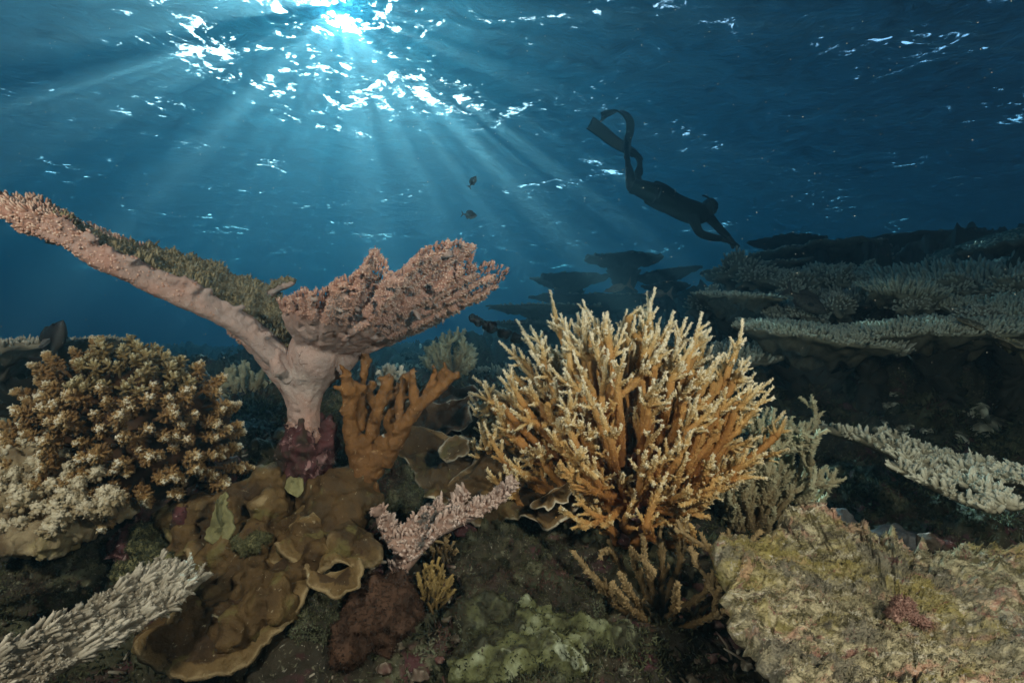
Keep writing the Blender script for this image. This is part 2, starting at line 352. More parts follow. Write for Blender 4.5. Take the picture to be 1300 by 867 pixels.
M['fardark'] = coral('shaded_table_coral', [(0, (0.03, 0.027, 0.02)), (0.6, (0.10, 0.085, 0.06)), (1, (0.42, 0.38, 0.28))], 12, 0.4, 0.4)  # darker copy of the reef table colours, with shade mixed in
M['mustard'] = coral('mustard_bush_coral', [(0, (0.10, 0.06, 0.02)), (1, (0.40, 0.28, 0.10))], 60, 0.3, 0.2)
M['black'] = coral('black_sponge', [(0, (0.006, 0.005, 0.006)), (1, (0.015, 0.013, 0.016))], 60, 0.3, 0.8, rough=0.45)
M['stone'] = coral('grey_stone', [(0, (0.07, 0.07, 0.075)), (1, (0.17, 0.165, 0.16))], 18, 0.5, 0.8, patch=[(9, .6, .66, (0.10, 0.05, 0.05), .6)])
M['palerock'] = coral('pale_green_rock', [(0, (0.05, 0.05, 0.025)), (0.5, (0.16, 0.17, 0.07)), (1, (0.42, 0.46, 0.30))], 16, 0.5, 0.9,
    patch=[(9, .48, .56, (0.035, 0.032, 0.02), .9), (13, .60, .66, (0.50, 0.55, 0.40), .8)])
def slab_mat():
    s = NT('encrusted_slab'); b = s.n("BsdfPrincipled")
    mp = s.n("Mapping"); mp.inputs['Rotation'].default_value = (0, 0, math.radians(38)); mp.inputs['Scale'].default_value = (0.55, 1.25, 1.0)
    s.t.links.new(s.pos(), mp.inputs['Vector']); v = mp.outputs[0]
    n0 = s.noise(55, 6, .7, v, .6)
    col = s.mix(s.ramp(n0, .42, .58), (0.13, 0.11, 0.05), (0.62, 0.54, 0.34))
    for sc, lo, hi, c, a in ((13, .56, .63, (0.66, 0.38, 0.27), .75), (6, .48, .60, (0.42, 0.34, 0.09), .75), (24, .57, .63, (0.80, 0.73, 0.56), .85),
                             (7, .54, .64, (0.22, 0.20, 0.15), .8), (33, .60, .66, (0.30, 0.10, 0.09), .7), (48, .62, .68, (0.72, 0.66, 0.58), .8), (16, .58, .65, (0.05, 0.04, 0.025), .85)):
        col = s.mix(s.math('MULTIPLY', s.ramp(s.noise(sc, 5, .65, v, 1.2), lo, hi), a), col, c)
    s.set(b.inputs['Base Color'], col); b.inputs['Roughness'].default_value = 0.85
    bm = s.n("Bump"); bm.inputs['Strength'].default_value = 0.9; bm.inputs['Distance'].default_value = 0.006
    s.set(bm.inputs['Height'], s.math('ADD', n0, s.noise(160, 4, .6, v))); s.t.links.new(bm.outputs[0], b.inputs['Normal'])
    s.t.links.new(b.outputs[0], s.out.inputs['Surface']); return s.m
M['slab'] = slab_mat()
def plain(name, c, rough=0.5, c2=None, sc=8):
    s = NT(name); b = s.n("BsdfPrincipled"); s.set(b.inputs['Base Color'], s.mix(s.ramp(s.noise(sc, 3), .35, .65), c, c2 or tuple(x*0.7 for x in c)))
    b.inputs['Roughness'].default_value = rough; s.t.links.new(b.outputs[0], s.out.inputs['Surface']); return s.m
# ------------------------------------------------------------------ the reef ground
CTRL = [(-600,900,.9),(-200,880,.9),(100,880,.95),(300,890,.9),(450,880,.88),(700,890,.85),(900,900,.9),(1100,930,1.0),(1300,950,1.0),(1600,950,1.0),(2200,950,1.0),
 (-600,1300,.3),(100,1400,.3),(650,1500,.3),(1200,1500,.3),(2000,1400,.3),(-600,1000,.6),(300,1080,.6),(700,1080,.6),(1100,1130,.6),(1800,1100,.6),
 (-500,760,1.2),(-150,700,1.15),(0,690,1.1),(150,660,1.15),(250,640,1.15),(330,620,1.15),(400,590,1.2),(470,620,1.2),(420,700,1.0),(560,660,1.25),(600,740,1.1),(640,600,1.4),(700,560,1.5),(640,800,1.0),
 (720,690,1.25),(800,690,1.3),(880,720,1.25),(900,800,1.1),(820,760,1.15),(950,660,1.7),(1020,650,1.9),(1100,640,1.9),(1200,680,1.6),(1300,700,1.5),(1500,700,1.5),
 (1000,590,2.2),(1100,590,2.3),(1250,600,2.3),(1400,560,2.3),(1060,520,3.0),(1250,500,3.0),
 (-300,620,1.7),(0,580,1.7),(120,560,1.8),(300,540,1.6),(420,530,1.7),(540,530,1.9),(640,520,2.0),(760,540,2.2),
 (-400,560,2.8),(0,530,2.8),(300,515,2.8),(480,500,3.0),(600,500,3.2),(760,480,3.4),(880,500,3.2),
 (-400,480,7),(0,475,7),(300,470,7),(480,462,7),(620,452,6.5),(720,432,6.5),(800,420,7),
 (0,450,16),(300,448,16),(520,446,16),(680,436,13),(700,440,30),(0,445,40),(1300,430,40),(700,441,90),(-400,441,90),(1700,441,90),(-600,436,330),(650,436,330),(1900,436,330),(-1200,470,10),(-1200,600,2),
 (780,392,10.5),(860,400,9),(920,385,7),(880,440,5),
 (960,450,4.2),(1000,455,3.8),(1120,455,3.6),(1200,450,3.4),(1300,450,3.3),(1500,440,3.2),(1060,410,4.6),(1180,400,4.3),(1300,395,4.0),(960,400,5.5),
 (1000,360,6.2),(1120,350,5.8),(1250,345,5.4),(1500,320,5.0),(1040,335,7.6),(1180,318,8),(1320,308,7),(1600,280,8),(940,362,8),(1000,350,12),(1200,340,14),(1500,330,14),(2200,350,6),(2200,600,2)]
def tps(ctrl, lam=0.002):
    c = np.array(ctrl, float); X = np.stack([c[:, 0]/650, np.log(c[:, 2])*0.9], 1); y = c[:, 1]
    def phi(r): return np.where(r > 0, r*r*np.log(r+1e-12), 0)
    n = len(c); K = phi(np.linalg.norm(X[:, None]-X[None], axis=2))+lam*np.eye(n)
    Pm = np.hstack([np.ones((n, 1)), X]); A = np.block([[K, Pm], [Pm.T, np.zeros((3, 3))]])
    w = np.linalg.solve(A, np.concatenate([y, np.zeros(3)]))
    def f(px, d):
        Q = np.stack([np.asarray(px)/650, np.log(np.asarray(d))*0.9], -1).reshape(-1, 2); out = np.empty(len(Q))
        for s in range(0, len(Q), 20000):
            q = Q[s:s+20000]; out[s:s+20000] = phi(np.linalg.norm(q[:, None]-X[None], axis=2))@w[:n]+w[n]+q@w[n+1:]
        return out
    return f
_gy = tps(CTRL)
def ground_pt(px, d): return P(px, float(_gy([px], [d])[0]), d)
NU, NV = 640, 440
pxs = np.concatenate([np.linspace(-900, -120, 70, endpoint=False), np.linspace(-120, 1420, NU-140, endpoint=False), np.linspace(1420, 2250, 70)])
ds = np.exp(np.concatenate([np.linspace(math.log(.32), math.log(.75), 30, endpoint=False), np.linspace(math.log(.75), math.log(4), 290, endpoint=False), np.linspace(math.log(4), math.log(320), NV-320)]))
PXg, Dg = np.meshgrid(pxs, ds, indexing='ij')
PY = _gy(PXg.ravel(), Dg.ravel()); D1 = Dg.ravel()
GV = np.stack([(PXg.ravel()-650)/F*D1, D1, CAMZ+(433.5-PY)/F*D1], 1)
def grid_normals(V, nu, nv):
    G = V.reshape(nu, nv, 3); n = np.cross(np.gradient(G, axis=0), np.gradient(G, axis=1)); return nrm(n.reshape(-1, 3))
GN = grid_normals(GV, NU, NV); GN *= np.sign(GN[:, 2:3]+1e-9)
amp = np.clip(D1, .5, 6)**0.8
r1 = fbm(GV*3.2, 3)*0.055+np.maximum(fbm(GV*8.5+5, 3, ridged=True)-0.25, 0)*0.03
r2 = fbm(GV*26, 3)*0.011+np.abs(fbm(GV*60+3, 2))*0.006
far = np.clip((D1-1.2)/2, 0, 1)
rbig = (np.abs(fbm(GV*1.3+9, 4))*0.22)*far
GV = GV+GN*((r1*amp)+r2*np.clip(amp, .6, 1.6)+rbig)[:, None]
GN2 = grid_normals(GV, NU, NV); GN2 *= np.sign(GN2[:, 2:3]+1e-9)
gt = np.clip(0.5+fbm(GV*5+30, 3)*0.5+r2*14, 0, 1)
mb = MB(); ii = np.arange(NU-1)[:, None]*NV+np.arange(NV-1)[None]
mb.add(GV, np.stack([ii, ii+NV, ii+NV+1, ii+1], -1).reshape(-1, 4), a=gt)
gro = mb.obj('reef_ground', M['ground']); tag(gro, kind='structure')
# short algae turf rooted on the ground
rg = np.random.default_rng(3)
vis = np.where((D1 > .8) & (D1 < 4.5) & (PXg.ravel() > -60) & (PXg.ravel() < 1360))[0]
dens = fbm(GV[vis]*4+50, 3)
sel = vis[rg.random(len(vis)) < np.clip(0.35+dens*1.2, 0.0, 1)*0.9]
sel = sel[rg.permutation(len(sel))[:60000]]
jp = GV[sel]+rg.normal(size=(len(sel), 3))*0.003*D1[sel][:, None]
mb = MB(); mb.add(*cones(jp, GN2[sel]+rg.normal(size=(len(sel), 3))*.75, rg.uniform(.006, .018, len(sel))*np.clip(D1[sel], .8, 2.5), rg.uniform(.0018, .0038, len(sel))*np.clip(D1[sel], .8, 2.5), n=3, a1=rg.random(len(sel))))
tag(mb.obj('turf_algae', M['turf']), 'short dark olive algae turf covering the reef rock', 'algae', kind='stuff')
# ------------------------------------------------------------------ coral builders
RG = np.random.default_rng(11)
def rnd(*s): return RG.normal(size=s)
def lump(c, r, seed=0, rough=0.25, scale=3.0, sub=28, flat=(1, 1, 1)):
    """rough rounded boulder: v,q,t,a"""
    nu, nv = sub*2, sub; th = np.arange(nu)/nu*2*np.pi; ph = np.linspace(0, np.pi, nv)
    Pn = np.stack([np.sin(ph)[None]*np.cos(th)[:, None], np.sin(ph)[None]*np.sin(th)[:, None], np.cos(ph)[None]+0*th[:, None]], -1).reshape(-1, 3)
    k = 1+rough*fbm(Pn*scale*0.6+seed*7.7, 4)+0.10*rough*fbm(Pn*scale*5+seed, 3)
    r = np.asarray(r, float)*np.ones(3)
    V = np.asarray(c)+Pn*k[:, None]*r*np.asarray(flat)
    i = np.arange(nu)[:, None]; j = np.arange(nv-1)[None]; i2 = (i+1) % nu
    Q = np.stack([i*nv+j, i*nv+j+1, i2*nv+j+1, i2*nv+j], -1).reshape(-1, 4)
    return V, Q, None, np.clip(.5+(k-1)*1.6, 0, 1)
def plate(outline, centre, rings=26, thick=0.006, wav=0.006, seed=0, k=5, rim=0.10, dome=0.0, fine=0.0015):
    """thin irregular coral sheet. outline: [(px,py,d)...]; centre: (px,py,d). pale rim in 'tip'"""
    o = catloop(np.array(outline, float), k); n = len(o)
    jit = gnoise(np.stack([o[:, 0]*.07, o[:, 1]*.07, np.full(n, seed*3.1)], 1)); cc = np.array(centre, float)
    j2 = gnoise(np.stack([o[:, 0]*.22, o[:, 1]*.22, np.full(n, seed*1.7)], 1)); o[:, :2] += nrm(o[:, :2]-cc[:2])*(jit*6+j2*2.5)[:, None]
    O = np.array([P(*x) for x in o]); C = P(*centre)
    s = np.linspace(0, 1, rings)**0.8; G = C[None, None]+(O[:, None]-C)*s[None, :, None]      # n x rings
    N = nrm(np.cross(O-C, np.roll(O, -1, 0)-C).mean(0)); N = N*np.sign(-N[1]+N[2]+1e-9)
    Gf = G.reshape(-1, 3); h = wav*1.3*fbm(Gf*14+seed, 4)+fine*1.3*fbm(Gf*70+seed, 4)+dome*np.tile(1-s**2, n)
    h += wav*.55*np.abs(fbm(Gf*np.array([30, 30, 30])+seed*3, 3))-fine*4*np.clip(gnoise(Gf*60+seed)-.35, 0, 1)
    rr_ = np.random.default_rng(seed*5+1); q_ = Gf[rr_.integers(0, len(Gf), 46)]
    for b_ in q_:
        sg = rr_.uniform(.006, .020); h += rr_.choice([1, 1, -.7])*sg*.30*np.exp(-((Gf-b_)**2).sum(1)/(sg*sg))*min(1, np.linalg.norm(O-C, axis=1).mean()/.10)
    h += wav*1.2*np.tile(s**3, n)*gnoise(Gf*22+seed*2)
    top = Gf+N*h[:, None]; bot = Gf+N*(h-thick*np.tile(np.clip((1-s)*3+.55, 0, 1), n))[:, None]
    edge = O+N*(h.reshape(n, rings)[:, -1]-thick*.3)[:, None]+nrm(O-C)*thick*.45
    V = np.vstack([top, bot, edge]); i = np.arange(n)[:, None]; i2 = (i+1) % n; j = np.arange(rings-1)[None]; R = rings; b = n*R; e = 2*n*R
    Q1 = np.stack([i*R+j, i2*R+j, i2*R+j+1, i*R+j+1], -1).reshape(-1, 4); Q2 = np.stack([b+i*R+j, b+i*R+j+1, b+i2*R+j+1, b+i2*R+j], -1).reshape(-1, 4)
    i = i[:, 0]; i2 = i2[:, 0]
    Q3 = np.stack([i*R+R-1, i2*R+R-1, e+i2, e+i], -1); Q4 = np.stack([e+i, e+i2, b+i2*R+R-1, b+i*R+R-1], -1)
    dist = np.linalg.norm(G-O[:, None], axis=2); rt = np.where(dist < 0.02, 0.82+0.12*(1-dist/0.02), np.clip(.3+.35*fbm(Gf*9, 2).reshape(n, R), 0, .8))
    lip = .0028*np.clip(1.2*gnoise(O*9+seed)+.75, 0, 1.3); rt = np.where(dist < lip[:, None], 1.0, rt).ravel()
    mbx = (V, np.vstack([Q1, Q2, Q3, Q4]), None, np.concatenate([rt, np.minimum(rt, .8), np.ones(n)])); return mbx, top, np.broadcast_to(N, top.shape), rt
def spiky(mb, path, r0, r1, sp=0.0055, cl=0.0055, cr=0.0022, n=8, t0=0.0, t1=1.0, start=0.0, cn=4, lean=1.0):
    """one staghorn branch: tapered tube closely set with little cups leaning to its tip"""
    path = np.asarray(path); K = len(path); L = np.linalg.norm(np.diff(path, axis=0), axis=1); s = np.concatenate([[0], np.cumsum(L)]); tot = s[-1]
    rad = r0+(r1-r0)*(s/tot)**0.9; ta = t0+(t1-t0)*(s/tot)
    mb.add(*tube(path, rad, n, ta))
    m = int(tot*(1-start)/sp*max(3, 2*np.pi*(r0+r1)/2/sp)*0.8)
    if m < 4: return
    u = start+(1-start)*RG.random(m); x = u*tot; T, N, B = frames(path)
    idx = np.clip(np.searchsorted(s, x)-1, 0, K-2); fr = ((x-s[idx])/(L[idx]+1e-9))[:, None]
    c = path[idx]*(1-fr)+path[idx+1]*fr; r = np.interp(x, s, rad); th = RG.random(m)*2*np.pi
    out = np.cos(th)[:, None]*N[idx]+np.sin(th)[:, None]*B[idx]; tt = np.interp(x, s, ta)
    mb.add(*cones(c+out*(r*.85)[:, None], out+T[idx]*lean+rnd(m, 3)*.15, cl*RG.uniform(.7, 1.25, m), cr, n=cn, a0=tt, a1=np.clip(tt+.22, 0, 1.1)))
def staghorn(root, tips, th, mat, rad=(0.011, 0.0035), side=5, sl=(0.03, 0.07), sp=0.0055, cl=0.0055, cr=0.0022, bend=0.35, tstart=.15, tipmax=1.0, spread=0.02, up=0.5, sides_from=.4, join=.5, drift=.0035, sra=1.65, forks=1.0, outw=.3):
    """root > arching limbs that hang on one another; every limb carries tapering spikes that fork again"""
    root = np.asarray(root, float); tips = sorted([np.asarray(t, float) for t in tips], key=lambda t: np.linalg.norm(t-root)); done = []
    def spike(mb, q, d, l, ra, u, lum, lev=0):
        d = nrm(d); e = q+d*l; m2 = q+d*l*.5+rnd(3)*l*.035-np.array([0, 0, 1])*l*.05; pth = bez(q, m2, e, 6); t1 = min(1, u*lum*.9+.28)
        spiky(mb, pth, ra, ra*.32, sp, cl*.9, cr*.95, n=7, t0=u*lum*.85, t1=t1, start=.05)
        if lev < 1:
            for _ in range(RG.poisson(forks*l/.05)):
                f = RG.uniform(.25, .75); spike(mb, pth[int(f*5)], d*.8+nrm(rnd(3))*.85+np.array([0, 0, up*.5]), l*RG.uniform(.3, .5), ra*.66, min(1, u+.1), lum, lev+1)
    Lmax = np.linalg.norm(tips[-1]-root)
    for tp in tips:
        v = tp-root; L = np.linalg.norm(v); p0 = root+nrm(v)*spread+rnd(3)*spread*.5; base_u = 0.0; par = None
        if done and RG.random() < join:                       # grow out of the nearest existing limb instead of the root
            best = 9e9
            for pth in done[-60:]:
                for kk in (5, 7, 9, 11):
                    q = pth[kk]; c = np.linalg.norm(tp-q)
                    if np.dot(tp-q, q-root) > 0 and c < best and c > .06: best = c; par = (q, nrm(pth[kk+1]-pth[kk-1]), kk)
        if par is not None:
            p0 = par[0]; mid = p0+par[1]*best*.35+(tp-p0)*.22+rnd(3)*best*.05; path = bez(p0, mid, tp, 16); base_u = min(.75, np.linalg.norm(p0-root)/Lmax)
        else:
            mid = root+v*0.5+np.array([v[0], v[1], 0])*bend*0.5-np.array([0, 0, 1])*bend*0.18*L; path = bez(p0, mid, tp, 16)
        w = np.cumsum(rnd(16, 3), 0)*drift*(L/.4); path = path+w-w[0]; done.append(path)
        lum = RG.uniform(.82, 1.0)*tipmax; seg = np.linalg.norm(path[-1]-path[0]); mb = MB(); ra = rad[0]*(1-.45*base_u)*min(1, (seg/.3))**.35
        spiky(mb, path, ra, rad[1], sp, cl, cr, t0=base_u*lum, t1=lum, start=tstart if base_u == 0 else 0)
        T = nrm(np.gradient(path, axis=0)); sc = min(1, (seg/.3))**.5
        for _ in range(int(side*max(.4, seg/.3)+RG.random())):
            u = RG.uniform(sides_from if base_u == 0 else .15, .84); k = int(u*15); uu = base_u+(1-base_u)*u
            spike(mb, path[k], T[k]*.7+nrm(rnd(3)*[1, 1, .7])*.8+nrm(path[k]-root)*outw+np.array([0, 0, up]), RG.uniform(*sl)*(1.3-u*.55)*min(1, .5+sc*.5), rad[1]*sra, uu, lum)
        mb.obj('branch', mat, th)
def clump(R, nk, ks, mat_name=None, h=0.04, spikes=True, klen=(.009, .016)):
    """stubby coral column beset with knobs, along +Z from the origin, paler towards its crown"""
    mb = MB(); lean = rnd(2)*.12*h; ax = np.array([[0, 0, 0], [lean[0]*.4, lean[1]*.4, h*.5], [lean[0]*.8, lean[1]*.8, h*.85], [lean[0], lean[1], h]]); mb.add(*tube(ax, [R*.5, R*.62, R*.6, R*.4], 8, [0, .25, .45, .6]))
    i = np.arange(nk); f = (i+.5)/nk; hz = h*(.35+.65*f**.8); th = 2.4*i+RG.random()*6+rnd(nk)*.3
    up = np.clip(f*1.7-.55, .05, 1.3); d = nrm(np.stack([np.cos(th)*(1.05-.75*f**3), np.sin(th)*(1.05-.75*f**3), up], 1)+rnd(nk, 3)*.12)
    base = np.stack([np.interp(hz, ax[:, 2], ax[:, 0]), np.interp(hz, ax[:, 2], ax[:, 1]), hz], 1)+np.stack([np.cos(th), np.sin(th), 0*th], 1)*R*(.45-.35*f**3)[:, None]
    L = RG.uniform(*klen, nk)*(.8+.35*np.sin(np.pi*f)); a0 = .15+.45*f; a1 = np.clip(.34+.72*f**1.6+rnd(nk)*.05, 0, 1.05)
    mb.add(*studs(base, d, L, ks*RG.uniform(.85, 1.15, nk), n=6, a0=a0, a1=a1))
    if spikes:
        m = nk*9; k = RG.integers(0, nk, m); u = RG.random(m); o = nrm(rnd(m, 3)); dd = d[k]; o = nrm(o-dd*np.sum(o*dd, 1)[:, None])
        mb.add(*cones(base[k]+dd*(L[k]*u*.95)[:, None]+o*ks*.75, o+dd*.9, ks*.8, ks*.36, n=4, a0=a0[k]+(a1-a0)[k]*u, a1=np.clip(a0[k]+(a1-a0)[k]*u+.16, 0, 1.1)))
    return mb
def put(me, mat, th, name, pos, dirv, scale, roll=None):
    ob = bpy.data.objects.new(name, me); COL.objects.link(ob); ob.parent = th
    q = Vector(dirv).to_track_quat('Z', 'Y'); ob.rotation_mode = 'QUATERNION'
    from mathutils import Quaternion
    ob.rotation_quaternion = q @ Quaternion((0, 0, 1), RG.random()*6.28 if roll is None else roll)
    ob.location = Vector(pos)-th.location; ob.scale = (scale, scale, scale) if np.isscalar(scale) else scale
    return ob
def ridge(mb, path, w, h=None, fl=(0.014, 0.024), fr=0.0042, dens=1.0, up=(0, 0, 1), fan=1.1, lean=.7, under=True, sp=True, ends=.7, n=6):
    """long narrow arm of a plate coral: a flattened beam with short fingers crowding its upper side"""
    path = np.asarray(path, float); K = len(path); w = np.asarray(w, float)*np.ones(K)
    T = nrm(np.gradient(path, axis=0)); U = nrm(np.asarray(up)-T*(T@np.asarray(up))[:, None]); S = np.cross(T, U)
    h = w*.55 if h is None else np.asarray(h)*np.ones(K); m = 12; th = np.arange(m)/m*2*np.pi
    ring = path[:, None]+np.cos(th)[None, :, None]*S[:, None]*w[:, None, None]+np.sin(th)[None, :, None]*U[:, None]*h[:, None, None]
    wob = 1+.12*gnoise(ring.reshape(-1, 3)*30).reshape(K, m, 1); ring = path[:, None]+(ring-path[:, None])*wob
    V = ring.reshape(-1, 3); i = np.arange(K-1)[:, None]*m; j = np.arange(m)[None]; j2 = (j+1) % m
    V = np.vstack([V, path[0]-T[0]*h[0]*.6, path[-1]+T[-1]*h[-1]*.6]); e = K*m
    Q = np.stack([i+j, i+j2, i+m+j2, i+m+j], -1).reshape(-1, 4); Tr = [((a+1) % m, a, e) for a in range(m)]+[((K-1)*m+a, (K-1)*m+(a+1) % m, e+1) for a in range(m)]
    av = np.concatenate([np.tile(.18+.15*np.sin(th), K), [.2, .5]]); mb.add(V, Q, Tr, av)
    seg = np.linalg.norm(np.diff(path, axis=0), axis=1); s = np.concatenate([[0], np.cumsum(seg)]); area = s[-1]*w.mean()*3
    N = int(area/(fr*2.1)**2*dens)
    x = RG.random(N)**ends*s[-1]; idx = np.clip(np.searchsorted(s, x)-1, 0, K-2); f = ((x-s[idx])/(seg[idx]+1e-9))[:, None]
    c = path[idx]*(1-f)+path[idx+1]*f; a = RG.uniform(-1, 1, N)*fan*np.pi/2; ww = np.interp(x, s, w); hh = np.interp(x, s, h)
    out = np.sin(a)[:, None]*S[idx]+np.cos(a)[:, None]*U[idx]
    pos = c+np.sin(a)[:, None]*S[idx]*(ww*.85)[:, None]+np.cos(a)[:, None]*U[idx]*(hh*.8)[:, None]
    D = nrm(out+U[idx]*.4+T[idx]*lean+rnd(N, 3)*.22); g_ = gnoise(pos*38); L = RG.uniform(*fl, N)*np.clip(1+1.1*g_, .3, 2)
    mb.add(*studs(pos, D, L, fr*RG.uniform(.6, 1.3, N), n=n, a0=np.clip(.3+.5*g_, 0, 1), a1=np.clip(.85+.7*g_, .35, 1)))
    if sp:
        k = np.repeat(np.arange(N), 5); u = RG.uniform(.3, .95, len(k)); o = nrm(rnd(len(k), 3)); o = nrm(o-D[k]*np.sum(o*D[k], 1)[:, None])
        mb.add(*cones(pos[k]+D[k]*(L[k]*u)[:, None]+o*fr*.6, o+D[k]*.8, fr*.9, fr*.42, n=3, a0=.5+.3*u, a1=.75+.3*u))
def table(th, c, rx, ry, mat, tilt=(0, 0), seed=0, thick=.05, fl=(.03, .06), fr=.012, dens=1.0, stalk=.3, irr=.3, n=72, rimup=0.0, srad=.22, cup=.25, down=None):
    """table coral: irregular plate > underside cone > stalk, fingers over the top. c: centre, tilt: slope in x and y"""
    c = np.asarray(c, float); a = np.arange(n)/n*2*np.pi; R = 1+irr*fbm(np.stack([np.cos(a)*1.4, np.sin(a)*1.4, np.full(n, seed*5.3)], 1), 4, .6)
    rings = 14; s = np.linspace(0.02, 1, rings)
    X = (np.cos(a)*R*rx)[:, None]*s; Y = (np.sin(a)*R*ry)[:, None]*s
    base = np.stack([c[0]+X, c[1]+Y, c[2]+X*tilt[0]+Y*tilt[1]], -1)
    hz = .35*thick*fbm(base.reshape(-1, 3)*3/max(rx, .3)+seed, 3).reshape(n, rings)
    zt = hz+rimup*s[None]**2; zb = zt-thick*(1-.75*s[None])-cup*min(rx, ry)*(1-s[None])**1.2
    ridges = .10*thick*np.sin(a*40+fbm(np.stack([a*3, a*0, a*0+seed], 1), 2)*3)[:, None]
    top = base+np.array([0, 0, 1])*zt[..., None]; bot = base+np.array([0, 0, 1])*(zb+ridges)[..., None]
    bot = bot+np.array([.3, .3, 1.0])*(fbm(bot.reshape(-1, 3)*7/max(.4, min(rx, 1.2))+seed, 4).reshape(n, rings, 1)*min(.09, .30*min(rx, ry))*(1-.8*s[None, :, None]))
    V = np.vstack([top.reshape(-1, 3), bot.reshape(-1, 3)]); r_ = rings; b = n*r_; i = np.arange(n)[:, None]; i2 = (i+1) % n; j = np.arange(r_-1)[None]
    Q = np.vstack([np.stack([i*r_+j, i*r_+j+1, i2*r_+j+1, i2*r_+j], -1).reshape(-1, 4), np.stack([b+i*r_+j, b+i2*r_+j, b+i2*r_+j+1, b+i*r_+j+1], -1).reshape(-1, 4),
                   np.stack([i*r_+r_-1, b+i*r_+r_-1, b+i2*r_+r_-1, i2*r_+r_-1], -1).reshape(-1, 4)])
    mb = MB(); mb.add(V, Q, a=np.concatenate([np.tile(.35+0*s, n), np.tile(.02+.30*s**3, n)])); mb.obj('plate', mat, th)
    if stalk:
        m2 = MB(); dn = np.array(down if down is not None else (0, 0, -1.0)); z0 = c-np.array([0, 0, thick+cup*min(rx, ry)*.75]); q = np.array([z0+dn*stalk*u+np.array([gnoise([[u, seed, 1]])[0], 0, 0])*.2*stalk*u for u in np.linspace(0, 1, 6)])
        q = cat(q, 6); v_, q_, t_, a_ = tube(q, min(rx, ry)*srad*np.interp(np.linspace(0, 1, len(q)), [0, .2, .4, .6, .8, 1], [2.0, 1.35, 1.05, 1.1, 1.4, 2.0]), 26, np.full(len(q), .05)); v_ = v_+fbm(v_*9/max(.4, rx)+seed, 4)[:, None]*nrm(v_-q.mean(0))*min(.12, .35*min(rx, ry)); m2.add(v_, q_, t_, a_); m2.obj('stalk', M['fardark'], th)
    N = int(np.pi*rx*ry/(fr*2.0)**2*dens); N = min(N, 5200)
    u = np.sqrt(RG.random(N)); ai = RG.integers(0, n, N); fa = RG.random(N); Rr = R[ai]*(1-fa)+R[(ai+1) % n]*fa; aa = a[ai]+fa*2*np.pi/n
    x = np.cos(aa)*Rr*rx*u; y = np.sin(aa)*Rr*ry*u; z = rimup*u**2+x*tilt[0]+y*tilt[1]-.1*thick
    outw = np.stack([np.cos(aa), np.sin(aa), 0*aa], 1); L = RG.uniform(*fl, N)*(1+.5*gnoise(np.stack([x, y, z], 1)*6/max(rx, .4)+seed))*(1-.35*u**3)*(1+.35*gnoise(np.stack([x, y, z*0], 1)*16))
    D = nrm(np.array([0, 0, 1.0])+outw*(.25+.9*u**3)[:, None]+rnd(N, 3)*.18)
    m3 = MB(); m3.add(*studs(np.stack([c[0]+x, c[1]+y, c[2]+z], 1), D, L, fr*RG.uniform(.7, 1.15, N), n=5, a0=.3, a1=.95)); o = m3.obj('branchlets', mat, th); o['kind'] = 'stuff'
